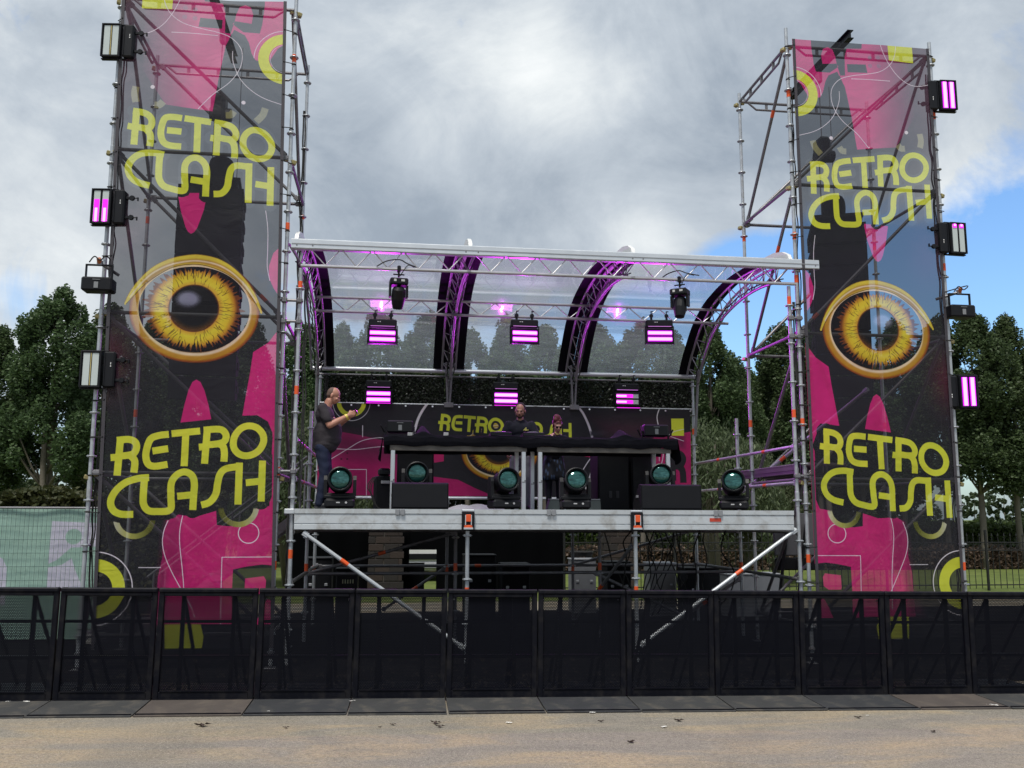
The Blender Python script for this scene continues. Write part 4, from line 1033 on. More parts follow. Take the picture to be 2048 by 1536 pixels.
def side_strobe(label, px, py, sgn, mode, glow=12, yaw=0.):
    x, y, z = at(px, py, 12.86)
    # upright: the long side vertical, housing towards the pole
    t = strobe(label, (x, y, z), (0, 0, 0), mode, GT, upright=True, glow=glow)
    t.rotation_euler = (Matrix.Rotation(yaw, 3, 'Z') @ Matrix.Rotation(rad(90)*sgn, 3, 'Y')).to_euler()
    return t
side_strobe('unlit strobe light at the very top of the left tower pole', 222, 80, 1, 'off', yaw=-.10)
side_strobe('half lit magenta strobe light high on the left tower pole', 202, 412, 1, 'half.72', 16, yaw=-.10)
side_strobe('unlit strobe light low on the left tower pole, against the tree', 181, 738, 1, 'off', yaw=-.05)
side_strobe('lit purple strobe light at the top of the right tower pole', 1897, 190, -1, 'on', 16, yaw=-.05)
side_strobe('nearly dark strobe light with magenta ends on the right tower pole', 1917, 476, -1, 'half.13', 3, yaw=.05)
side_strobe('lit purple strobe light low on the right tower pole, against trees', 1938, 783, -1, 'on', 20, yaw=-.15)

def wash(label, loc, rz, arm=None, flip=False, group='small box wash lights'):
    t = thing('wash_light', label, 'wash light', loc, rz, group)
    mb = MB(); mb.box((0, .08, 0), (.40, .24, .19), b=.02); mb.build('body', BLACK, t)
    for k in range(5): pass
    mb = MB(); mb.box((0, -.045, -.02), (.055, .006, .085)); mb.box((0, -.045, .055), (.10, .006, .008)); mb.build('label', mat('grey_label', (.20, .21, .22), .5), t)
    s = -1 if flip else 1
    mb = MB(); mb.box((-.17, .06, s*.17), (.02, .04, .22), b=.004); mb.box((.17, .06, s*.17), (.02, .04, .22), b=.004); mb.box((0, .06, s*.28), (.36, .04, .02), b=.004)
    if not flip: mb.build('bracket', BLACK, t)
    else:
        mb = MB(); mb.box((-.22, .06, -.06), (.02, .05, .13), b=.004); mb.box((.22, .06, -.06), (.02, .05, .13), b=.004); mb.tube((-.24, .05, -.09), (-.3, .02, .02), .012, 6); mb.tube((.24, .05, -.09), (.29, .02, .02), .012, 6); mb.build('bracket', BLACK, t)
    if arm:
        mb = MB(); mb.tube((0, .06, .31), arm, .022, 8); mb.box((0, .06, .31), (.07, .06, .08), b=.01); mb.build('outrigger', STEELD, t)
        mb = MB(); d = Vector(arm); mb.tube((0, .0, .36), (.0, .06, .30), .03, 8); mb.build('orange_end', mat('rust_orange', (.38, .12, .04), .6), t)
        mb = MB(); mb.path([tuple(p) for p in smoothcurve([(-.12, .0, .30), (-.05, -.02, .38), (.03, -.02, .33), (.1, 0, .4), (d[0]*.6, d[1], .33)], 5)], .009, 5); mb.build('cable', RUBBER, t)
    return t
wash('small black wash light bracketed to the left tower pole', at(194, 568, 12.8), 0, (.22, .2, .18))
wash('small black wash light bracketed to the right tower pole, below sky', at(1925, 622, 12.8), 0, (-.30, .2, .22))
wash('small black wash light standing on the left end of the DJ table', (*at(800, 864, 14.35)[:2], 3.395), 0, None, True)
wash('small black wash light standing on the right end of the DJ table', (*at(1312, 868, 14.35)[:2], 3.395), 0, None, True)

def lens_mat():
    m = bpy.data.materials.new('coated_green_lens'); m.use_nodes = True; nt = m.node_tree; q = G(nt); b = nt.nodes['Principled BSDF']
    tc = q.n('ShaderNodeTexCoord').outputs['Object']
    mp = q.n('ShaderNodeMapping'); q.put(mp.inputs[0], tc); mp.inputs['Scale'].default_value = (3, 3, 9)
    c = q.ramp(q.noise(mp.outputs[0], 2.2, 4, .6, 1.2), [(.3, (.006, .035, .035)), (.5, (.015, .085, .075)), (.66, (.05, .17, .16)), (.8, (.16, .28, .29))])
    q.put(b.inputs['Base Color'], c); b.inputs['Roughness'].default_value = .10; b.inputs['Metallic'].default_value = .5; b.inputs['Coat Weight'].default_value = .5
    return m
LENS = lens_mat()
def beam_light(label, x, y, yaw=0., tilt=.12, group='moving head beam lights along the stage edge'):
    t = thing('moving_head', label, 'moving head', (x, y, DZ), yaw, group)
    mb = MB(); mb.box((0, 0, .075), (.42, .34, .13), b=.03); mb.build('base', BLACK, t)
    mb = MB(); mb.box((-.02, -.172, .085), (.05, .006, .016)); mb.box((.09, -.173, .085), (.026, .006, .026), (0, rad(45), 0)); mb.build('printed_mark', mat('mark_grey', (.45, .45, .46), .5), t)
    mb = MB(); mb.box((0, 0, .165), (.44, .24, .05), b=.012); mb.lathe([(.1, .14), (.12, .15), (.12, .16)], n=14); mb.box((0, 0, .195), (.40, .18, .05), b=.02); mb.build('yoke', BLACK, t)
    for s in (-1, 1):
        mb = MB(); mb.prism([(-.08, .18), (.08, .18), (.075, .40), (.045, .46), (-.045, .46), (-.075, .40)], s*.178, s*.225, 'YZ'); mb.build('yoke_arm', BLACK, t)
    R = Matrix.Rotation(tilt, 3, 'X') @ Matrix.Rotation(0, 3, 'Z'); c = Vector((0, 0, .385))
    def RP(v): return R @ Vector(v)
    Rl = R @ Matrix.Rotation(rad(90), 3, 'X')
    mb = MB(); mb.lathe([(.0, -.26), (.11, -.26), (.155, -.20), (.168, -.05), (.160, .06), (.150, .12), (.168, .16), (.172, .215), (.158, .222), (.140, .20), (.136, .17)], tuple(c), n=26, R=Rl); mb.build('head', BLACK, t, smooth=False)
    mb = MB(); mb.lathe([(.138, .178), (.12, .190), (.085, .202), (.045, .208), (0.0005, .210)], tuple(c), n=24, R=Rl); mb.build('lens', LENS, t, smooth=True)
    return t
for px, yaw, tilt, lb in ((680, .03, -.12, 'beam light with green lens at the feet of the filming man'), (833, 0, -.02, 'beam light with green lens behind the left monitor wedge'), (1008, .22, -.2, 'beam light with green lens in front of the bearded DJ'), (1150, -.06, -.25, 'beam light with green lens in front of the red haired woman'), (1320, -.15, -.08, 'beam light with green lens behind the right monitor wedge'), (1467, -.35, -.25, 'beam light with blue green lens alone at the right stage end')):
    y = 13.22 if px not in (833, 1320) else 13.85
    x = at(px, 985, y)[0]; o = beam_light(lb, x, y, yaw, tilt)
    if px in (833, 1320): o.location.z = DZ+.14
for px in (833, 1320):
    x = at(px, 985, 13.85)[0]; o = thing('riser_block', 'low black riser block under the beam light behind the %s monitor wedge' % ('left' if px < 1000 else 'right'), 'riser', (x, 13.85, DZ), group='riser blocks under beam lights')
    mb = MB(); mb.box((0, 0, .068), (.46, .38, .13), b=.01); mb.build('block', BLACKM, o)

def hanging_head(label, px, py, y, yaw, tilt):
    x, _, z = at(px, py, y)
    t = thing('moving_head', label, 'moving head', (x, y, 5.53), yaw, group='moving head spotlights hanging from the front truss')
    mb = MB(); mb.tube((0, 0, .05), (0, 0, -.12), .015, 8); mb.box((0, 0, 0), (.05, .09, .09), b=.01); mb.tube((-.08, 0, -.08), (.08, 0, -.08), .010, 6); mb.build('clamp', BLACK, t)
    mb = MB(); mb.box((0, 0, -.20), (.26, .22, .10), b=.018); mb.build('base', BLACK, t)
    mb = MB(); mb.box((-.06, -.113, -.19), (.035, .004, .035)); mb.box((.05, -.113, -.19), (.05, .004, .03)); mb.build('label', mat('pale_label', (.5, .5, .5), .5), t)
    for s in (-1, 1): mb = MB(); mb.prism([(-.055, -.25), (.055, -.25), (.05, -.42), (-.05, -.42)], s*.105, s*.135, 'YZ'); mb.build('yoke_arm', BLACK, t)
    Rl = Matrix.Rotation(tilt, 3, 'X'); mb = MB(); mb.lathe([(0, .14), (.06, .14), (.095, .10), (.10, -.04), (.085, -.12), (.07, -.18), (.0, -.19)], (0, 0, -.40), n=18, R=Rl); mb.build('head', BLACK, t, smooth=False)
    mb = MB(); mb.path([tuple(p) for p in smoothcurve([(-.32, 0, .02), (-.18, -.03, .10), (0, -.04, .13), (.12, -.03, .08), (.3, 0, .03)], 6)], .009, 5); mb.path([tuple(p) for p in smoothcurve([(.02, 0, -.1), (.12, -.04, .05), (.22, 0, .04)], 5)], .007, 5); mb.build('cable', RUBBER, t)
    return t
hanging_head('black moving head spotlight hanging from the front truss, left roof bay', 797, 580, 12.96, .1, .45)
hanging_head('black moving head spotlight hanging from the front truss, right roof bay', 1360, 598, 12.96, -.6, -.25)

# ------------------------------------------------------------------ speakers, DJ table
def wedge(label, px0, px1):
    y = 13.25; x0 = at(px0, 990, y)[0]; x1 = at(px1, 990, y)[0]
    t = thing('monitor_wedge', label, 'stage monitor', ((x0+x1)/2, y, DZ), 0, 'monitor wedges at the stage edge'); w = x1-x0
    mb = MB(); mb.prism([(0, .0), (0, .36), (.10, .38), (.46, .12), (.46, 0)], -w/2, w/2, 'YZ'); mb.build('cabinet', BLACKM, t)
    mb = MB(); mb.box((0, -.006, .19), (w-.03, .010, .33), b=.003); mb.build('grille', BLACK, t)
    mb = MB(); mb.box((-w/2-.004, .2, .2), (.008, .12, .04), b=.003); mb.build('handle', GREY, t)
wedge('wide black monitor wedge at the stage edge beside the left table leg', 783, 897)
wedge('wide black monitor wedge at the stage edge beneath the right table end', 1282, 1403)
def cabinet(label, px0, px1, pyt, y, d=.6, zb=DZ, n=2):
    x0, _, z1 = at(px0, pyt, y); x1 = at(px1, pyt, y)[0]
    t = thing('loudspeaker', label, 'loudspeaker', ((x0+x1)/2, y, zb), 0, 'dark loudspeakers behind the DJ table'); w = x1-x0; h = z1-zb
    mb = MB(); mb.box((0, d/2, h/2), (w, d, h), b=.012); mb.build('cabinet', BLACKM, t)
    mb = MB(); mb.box((0, -.008, h/2), (w-.05, .014, h-.07), b=.004); mb.build('grille', BLACK, t)
    for s in (-1, 1):
        mb = MB(); mb.box((s*.06, -.02, h*.28), (.05, .01, .12), b=.004); mb.build('port', mat('port_grey', (.03, .03, .035), .4), t)
    return t
cabinet('tall dark loudspeaker behind the table, right of the woman', 1195, 1258, 905, 15.25)
cabinet('tall dark loudspeaker behind the table, nearest the right table leg', 1262, 1312, 907, 15.3)
cabinet('tall dark loudspeaker behind the table, nearest the left table leg', 795, 868, 897, 15.3)
o = thing('flight_case', 'small dark equipment case with cables beside the left table leg', 'flight case', (*at(766, 1000, 14.6)[:2], DZ), .2)
mb = MB(); mb.box((0, 0, .26), (.26, .3, .52), b=.02); mb.build('case', BLACKM, o); mb = MB(); mb.box((0, -.16, .42), (.14, .02, .05), b=.01); mb.build('handle', GREY, o)
mb = MB(); mb.box((.0, -.05, .58), (.18, .16, .12), b=.03); mb.build('power_box', BLACK, o)
mb = MB()
for k in range(3): mb.path([tuple(p) for p in smoothcurve([(-.14-.02*k, -.1, .50), (-.22-.03*k, -.16, .35), (-.20, -.2, .15+.03*k), (-.1, -.22, .02), (.1+.05*k, -.24, .02)], 6)], .008, 5)
mb.build('cable', RUBBER, o)
TY0, TY1, TZ = 14.25, 15.05, 3.22
def dj_table(label, px0, px1):
    x0 = at(px0, 950, TY0)[0]; x1 = at(px1, 950, TY0)[0]
    t = thing('riser_table', label, 'table', ((x0+x1)/2, (TY0+TY1)/2, DZ), 0, 'riser tables that make up the DJ booth'); hx = (x1-x0)/2; hy = (TY1-TY0)/2; h = TZ-DZ
    mb = MB(); mb.box((0, 0, h-.03), (2*hx+.10, 2*hy+.06, .06), b=.006); mb.build('table_top', mat('raw_board', (.12, .10, .08), .7), t)
    mb = MB(); mb.box((0, -hy-.02, h-.165), (2*hx+.10, .03, .085), b=.006); mb.build('edge_profile', mat('brown_grey_profile', (.10, .09, .08), .55), t)
    for sx in (-1, 1):
        for sy in (-1, 1):
            mb = MB(); mb.box((sx*hx, sy*hy, (h-.14)/2), (.066, .066, h-.14), b=.006); lg = mb.build('leg', ALU, t)
            m2 = MB(); m2.box((sx*hx, sy*hy-.036, .43), (.05, .008, .012)); m2.lathe([(.0, -.02), (.012, -.02), (.012, 0)], (sx*hx+.02, sy*hy-.035, .45), 'Y', 8); m2.build('leg_screw', STEELD, lg)
dj_table('left riser table with aluminium legs under the black cloth', 785, 1047)
dj_table('right riser table with aluminium legs under the black cloth', 1080, 1336)
xL = at(770, 880, TY0)[0]-.02; xR = at(1350, 880, TY0)[0]+.02
bumps = [(at(845, 870, 14.6)[0], .17, .22), (at(1012, 868, 14.6)[0], .05, .5), (at(1240, 868, 14.6)[0], .16, .26), (at(900, 868, 14.6)[0], .03, .4), (at(1090, 868, 14.6)[0], .06, .45)]
mb = MB()
def fC(u, v):
    x = xL+(xR-xL)*u
    hump = sum(h*math.exp(-((x-c)/(w*.5))**2) for c, h, w in bumps)
    prof = [(TY0-.06, TZ-.12), (TY0-.075, TZ-.07), (TY0-.06, TZ+.0), (TY0-.02, TZ+.035), (TY0+.25, TZ+.04), (TY0+.5, TZ+.04), (TY1+.02, TZ+.03), (TY1+.05, TZ-.2)]
    f = v*(len(prof)-1); i = min(int(f), len(prof)-2); t = f-i; y = prof[i][0]*(1-t)+prof[i+1][0]*t; z = prof[i][1]*(1-t)+prof[i+1][1]*t
    mid = max(0, 1-abs(v-.62)/.28)
    ed = .05*(1 if (u < .005 or u > .995) else 0)
    return (x, y+.008*math.sin(x*23)*(v < .3), z+hump*mid+.012*math.sin(x*11+v*4)*math.sin(x*3.1+1)*(1 if v < .35 else .4)-.02*math.sin(x*5.2)**2*(v < .1))
mb.grid(fC, 240, 40)
o = mb.build('table_cloth', CLOTH, smooth=True); tag(o, 'black cloth draped over the DJ tables and equipment', 'table cloth')
for xe, sg in ((xL, -1), (xR, 1)):
    pass
mb = MB()
def endcloth(xe, sg):
    return lambda u, v: (xe+sg*(.01+.05*v*(1+.4*math.sin(u*14))), TY0-.05+.72*u, TZ+.03-v*(.30+.10*math.sin(u*5)))
mb.grid(endcloth(xL, -1), 20, 8); mb.build('hanging_end', CLOTH, o, smooth=True)
mb = MB(); mb.grid(endcloth(xR, 1), 20, 8); mb.build('hanging_end', CLOTH, o, smooth=True)
def player(label, px, y, w=.34):
    x = at(px, 870, y)[0]; t = thing('media_player', label, 'media player', (x, y, TZ+.05), 0, 'flat players on the DJ table')
    mb = MB(); mb.box((0, 0, .03), (w, .36, .07), (rad(-4), 0, 0), .01); mb.build('body', BLACK, t); mb = MB(); mb.lathe([(.11, .0), (.11, .02), (.09, .024)], (0, -.04, .065), n=18); mb.build('jog_wheel', GREY, t)
    mb = MB(); mb.box((0, .11, .072), (.2, .09, .01)); mb.build('screen', mat('player_screen', (.25, .25, .28), .2), t)
player('flat black media player on the table left of the bearded DJ', 1000, 14.62)
player('flat black media player on the table in front of the DJ', 1064, 14.62)
for px, lb in ((820, 'small white paper note at the left table edge'), (892, 'small white paper note lying on the black table cloth')):
    x, y, z = at(px, 868, TY0-.03); o = thing('paper_note', lb, 'note', (x, y, z)); mb = MB(); mb.box((0, 0, 0), (.075, .01, .045), (.3, 0, .1)); mb.build('sheet', WHITE, o)

# ------------------------------------------------------------------ crowd barriers
A_ = Vector((-4.085, 10.816)); B_ = Vector((7.60, 10.538)); bd = (B_-A_).normalized(); bang = math.atan2(bd.y, bd.x)
def barx(px):
    """distance along the barrier line where the photographed seam stands"""
    d = sight(px, 1290); # intersect with the vertical plane through A_, B_
    n = Vector((-bd.y, bd.x)); t = n.dot(A_)/(n.x*d[0]+n.y*d[1]); p = Vector((d[0]*t, d[1]*t)); return (p-A_).dot(bd)
seams = [barx(x) for x in (-88, 112, 310, 512, 706, 892, 1074, 1251, 1427, 1598, 1770, 1938, 2106)]
def perf_mat():
    m = bpy.data.materials.new('perforated_sheet'); m.use_nodes = True; nt = m.node_tree; q = G(nt); b = nt.nodes['Principled BSDF']
    tc = q.n('ShaderNodeTexCoord').outputs['Object']; s = q.n('ShaderNodeSeparateXYZ'); q.put(s.inputs[0], tc)
    P = .0185; H_ = P*.866
    rz = q.m('DIVIDE', s.outputs[2], H_); row = q.m('FLOOR', rz); fz = q.m('SUBTRACT', q.m('FRACT', rz), .5)
    rx = q.m('ADD', q.m('DIVIDE', s.outputs[0], P), q.m('MULTIPLY', q.m('MODULO', row, 2.0), .5)); fx = q.m('SUBTRACT', q.m('FRACT', rx), .5)
    d = q.m('SQRT', q.m('ADD', q.m('POWER', q.m('MULTIPLY', fx, P), 2.0), q.m('POWER', q.m('MULTIPLY', fz, H_), 2.0)))
    hole = q.m('LESS_THAN', d, .0046)
    n = q.noise(tc, 5, 6, .65, .4); sc = q.noise(tc, 22, 6, .7, 1.5)
    low = q.rng(s.outputs[2], .55, .05, 0, 1)
    dust = q.m('MULTIPLY', q.rng(sc, .56, .74), q.m('MULTIPLY', low, .5))
    c = q.mix(n, (.0024, .0028, .0058, 1), (.0048, .0055, .010, 1)); c = q.mix(dust, c, (.13, .11, .09, 1))
    info = q.n('ShaderNodeObjectInfo').outputs['Random']; c = q.mix(q.m('MULTIPLY', info, .35), c, (.010, .011, .015, 1))
    q.put(b.inputs['Base Color'], c); b.inputs['Roughness'].default_value = .55; b.inputs['Specular IOR Level'].default_value = .09
    tr = q.n('ShaderNodeBsdfTransparent'); mx = q.n('ShaderNodeMixShader'); q.put(mx.inputs[0], hole); nt.links.new(b.outputs[0], mx.inputs[1]); nt.links.new(tr.outputs[0], mx.inputs[2])
    nt.links.new(mx.outputs[0], [x for x in nt.nodes if x.type == 'OUTPUT_MATERIAL'][0].inputs[0]); return m
PERF = perf_mat()
TREAD = mat('plate_tread', (.038, .039, .040), .85, 0, .4, 3, .6, 45, dirt=(.12, .105, .085, .7), dirtscale=4)
TREADB = mat('plate_tread_brown', (.075, .062, .055), .85, 0, .3, 3, .6, 45, dirt=(.14, .115, .09, .6), dirtscale=4)
TREADM = [TREAD, TREAD, TREADB, mat('plate_tread_dark', (.028, .030, .034), .8, 0, .3, 3, .6, 45, dirt=(.11, .10, .085, .5), dirtscale=4)]
BARF = mat('barrier_frame', (.0035, .004, .0078), .5, .0, .3, 4, .2, 60, dirt=(.05, .045, .04, .3), dirtscale=7, spec=.15)
desc = ['at the far left edge, partly cut off', 'in front of the green mesh fence corner', 'in front of the yellow patch of the left banner', 'in front of the left tower inner pole', 'in front of the left stage brace', 'third from the left stage leg, plain black', 'below the middle of the stage', 'in front of the right middle stage leg', 'in front of the right stage brace', 'in front of the right banner big letter', 'in front of the right banner yellow patch', 'at the far right edge, before the railings']
labs = ['black perforated crowd barrier '+d for d in desc]
TRE = [TREADM[i] for i in (0, 0, 2, 3, 0, 0, 3, 0, 0, 3, 2, 0)]
for k in range(len(seams)-1):
    s0, s1 = seams[k]+.006, seams[k+1]-.006; w = s1-s0; c = A_+bd*((s0+s1)/2)
    z = gz(c.x, c.y)+.028
    t = thing('crowd_barrier', labs[k], 'barrier', (c.x, c.y, z), bang, 'crowd barriers in front of the stage')
    t.rotation_euler = (rad(random.uniform(-.4, .4)), 0.0099, bang+rad(random.uniform(-.25, .25)))
    mb = MB(); mb.box((0, .004, .615), (w-.08, .003, 1.06)); mb.build('perforated_sheet', PERF, t)
    for s in (-1, 1):
        mb = MB(); mb.box((s*(w/2-.030), 0, .60), (.058, .05, 1.19), b=.006); mb.build('post', BARF, t)
    mb = MB(); mb.box((0, -.004, 1.168), (w, .075, .05), b=.012); mb.box((0, -.008, 1.125), (w-.12, .045, .035), b=.004); mb.build('top_rail', BARF, t)
    mb = MB(); mb.box((0, 0, .045), (w-.118, .05, .085), b=.004); mb.box((0, -.028, .098), (w-.14, .012, .014)); mb.build('bottom_rail', BARF, t)
    mb = MB()
    for zz_ in (.45, .83): mb.box((0, .035, zz_), (w-.12, .04, .035))
    mb.build('cross_rail', BARF, t)
    for s in (-1, 1):
        mb = MB(); x = s*(w/2-.26); mb.tube((x, .03, 1.10), (x+.02, .95, .02), .022, 8); mb.tube((x-.12*s*0, .03, .60), (x, .55, .03), .018, 6); mb.box((x, .03, .6), (.045, .035, 1.0)); mb.build('rear_strut', BARF, t)
    mb = MB(); mb.box((0, .52, .005), (w-.01, 1.0, .012)); mb.build('rear_plate', BARF, t)
    for s in (-1, 1):
        mb = MB(); mb.lathe([(.0, -.036), (.009, -.034), (.009, -.02)], (s*(w/2-.07), 0, 1.075), 'Y', 8); mb.build('bolt', GROM, t)
    # sloping front plate people stand on
    mb = MB(); n_ = 1
    yb = -.74+random.uniform(-.01, .01)
    mb.add([(-w/2+.002, -.028, .012), (w/2-.002, -.028, .012), (w/2-.002, yb, -.016), (-w/2+.002, yb, -.016), (-w/2+.002, yb, -.026), (w/2-.002, yb, -.026), (-w/2+.002, -.028, -.02), (w/2-.002, -.028, -.02)], [(0, 3, 2, 1), (3, 4, 5, 2), (0, 6, 4, 3), (1, 2, 5, 7), (0, 1, 7, 6), (6, 7, 5, 4)]); mb.build('front_plate', TRE[k], t)
    mb = MB(); mb.box((0, yb+.05, -.008), (w-.02, .012, .010), (rad(2), 0, 0)); mb.build('plate_lip', BARF, t)
    mb = MB(); mb.box((0, -.045, .016), (w-.02, .012, .010)); mb.build('plate_lip', BARF, t)
# ------------------------------------------------------------------ people
def sphere(mb, c, r, n=12, R=None):
    r = (r, r, r) if not hasattr(r, '__len__') else r; vs = []; fs = []; m = n//2+1
    for j in range(m+1):
        ph = math.pi*j/m
        for i in range(n):
            t = 2*math.pi*i/n; p = Vector((r[0]*math.sin(ph)*math.cos(t), r[1]*math.sin(ph)*math.sin(t), r[2]*math.cos(ph)))
            if R is not None: p = R @ p
            vs.append(p+Vector(c))
    for j in range(m):
        for i in range(n): fs.append((j*n+i, (j+1)*n+i, (j+1)*n+(i+1) % n, j*n+(i+1) % n))
    return mb.add(vs, fs)
def limb(mb, pts, rs, n=12):
    for i in range(len(pts)-1):
        mb.tube(pts[i], pts[i+1], rs[i], n, rs[i+1], cap=True)
    for p, r in zip(pts, rs): sphere(mb, p, r*1.0, n)
def fuse(name, mb, vox, m, parent, sm=3, wrinkle=0.):
    me = bpy.data.meshes.new(name+'_raw'); me.from_pydata(mb.v, [], mb.f); me.update()
    o = bpy.data.objects.new(name+'_raw', me); COL.objects.link(o)
    r = o.modifiers.new('r', 'REMESH'); r.mode = 'VOXEL'; r.voxel_size = vox; r.use_smooth_shade = True
    s = o.modifiers.new('s', 'SMOOTH'); s.iterations = sm; s.factor = .5
    dg = bpy.context.evaluated_depsgraph_get(); dg.update()
    nm = bpy.data.meshes.new_from_object(o.evaluated_get(dg)); bpy.data.objects.remove(o)
    nm.name = name; nm.materials.clear(); nm.materials.append(m)
    if wrinkle:
        n = len(nm.vertices); c = np.empty(n*3, np.float32); nm.vertices.foreach_get('co', c); c = c.reshape(-1, 3)
        nr = np.empty(n*3, np.float32); nm.vertices.foreach_get('normal', nr); nr = nr.reshape(-1, 3)
        f = np.sin(c[:, 2]*55+np.sin(c[:, 0]*17+c[:, 1]*11)*2.2)*.5+np.sin(c[:, 2]*31-c[:, 0]*24+c[:, 1]*19)*.6
        c = c+nr*(f*wrinkle)[:, None]; nm.vertices.foreach_set('co', c.astype(np.float32).ravel()); nm.update()
    nm.polygons.foreach_set('use_smooth', [True]*len(nm.polygons))
    return link(name, nm, parent)
SKIN = mat('skin', (.42, .20, .14), .5, 0, .12, 14, .1, 120)
SKIN2 = mat('skin_pale', (.36, .18, .13), .5, 0, .12, 14, .1, 120)
TSH = mat('charcoal_tshirt', (.026, .022, .028), .9, 0, .2, 9, .3, 60)
NAVY = mat('navy_tshirt', (.004, .0045, .013), .9, 0, .2, 9, .3, 60)
JEAN = mat('blue_jeans', (.006, .012, .040), .85, 0, .35, 10, .3, 90)
GJEAN = mat('grey_trousers', (.16, .16, .20), .85, 0, .2, 10, .3, 90)
SHOE = mat('dark_shoe', (.02, .022, .03), .6)
def head_shape(mb, c, R, s=1., fem=False):
    """head about the point c, facing -Y, tilted by R"""
    P = lambda x, y, z: Vector(c)+R @ Vector((x*s, y*s, z*s))
    sphere(mb, P(0, .012, .035), (.076*s, .095*s, .088*s), 20, R)
    sphere(mb, P(0, -.022, -.030), (.062*s, .070*s, .080*s), 16, R)
    sphere(mb, P(0, -.045, -.078), (.034*s, .032*s, .026*s), 12, R)
    sphere(mb, P(0, -.082, .018), (.052*s, .014*s, .012*s), 12, R)
    sphere(mb, P(0, -.098, -.020), (.012*s, .018*s, .022*s), 10, R); sphere(mb, P(0, -.108, -.032), (.014*s, .013*s, .010*s), 10, R)
    for sx in (-1, 1):
        sphere(mb, P(sx*.040, -.070, -.022), (.022*s, .020*s, .020*s), 10, R)
        sphere(mb, P(sx*.079, .012, -.008), (.010*s, .020*s, .032*s), 10, R)
    sphere(mb, P(0, -.088, -.053), (.024*s, .012*s, .006*s), 10, R); sphere(mb, P(0, -.085, -.062), (.021*s, .012*s, .007*s), 10, R)
    return P
def face_parts(t, P, R, s=1., brow=(.05, .03, .02)):
    eb = mat('eyebrow_hair', brow, .9)
    for sx in (-1, 1):
        mb = MB(); sphere(mb, P(sx*.031, -.082, .002), (.013*s, .008*s, .0075*s), 10, R); e = mb.build('eye', mat('eye_dark', (.06, .045, .04), .25), t, smooth=True)
        mb = MB(); sphere(mb, P(sx*.033, -.088, .019), (.019*s, .008*s, .0045*s), 10, R); mb.build('eyebrow', eb, t, smooth=True)
    mb = MB(); sphere(mb, P(0, -.096, -.057), (.020*s, .006*s, .0035*s), 10, R); mb.build('mouth', mat('lips', (.20, .06, .05), .5), t, smooth=True)
def hand(mb, w, d, side, curl=1., s=1., palm=None):
    """hand from the wrist w along unit direction d; palm normal given"""
    d = Vector(d).normalized(); n = Vector(palm or (0, 0, -1)); n = (n-d*n.dot(d)).normalized(); u = d.cross(n)*side
    w = Vector(w)
    sphere(mb, w+d*.045*s, (.020*s, .020*s, .020*s), 10)
    for k, (o, L) in enumerate(((-.030, .078), (-.010, .088), (.010, .082), (.030, .066))):
        b = w+d*.085*s+u*o*s; base = w+d*.02*s+u*o*.6*s
        limb(mb, [base, b], [.014*s, .012*s], 8)
        a1, a2 = .45*curl, 1.15*curl
        p1 = b+(d*math.cos(a1)+n*math.sin(a1))*L*.45*s; p2 = p1+(d*math.cos(a1+a2*.6)+n*math.sin(a1+a2*.6))*L*.32*s; p3 = p2+(d*math.cos(a1+a2)+n*math.sin(a1+a2))*L*.25*s
        limb(mb, [b, p1, p2, p3], [.0105*s, .0098*s, .009*s, .0078*s], 8)
    tb = w+d*.03*s-u*.030*s; t1 = tb+(d*.6-u*.6+n*.35).normalized()*.038*s; t2 = t1+(d*.9+n*.5*curl).normalized()*.032*s
    limb(mb, [w+d*.01*s, tb, t1, t2], [.017*s, .014*s, .0115*s, .0095*s], 8)

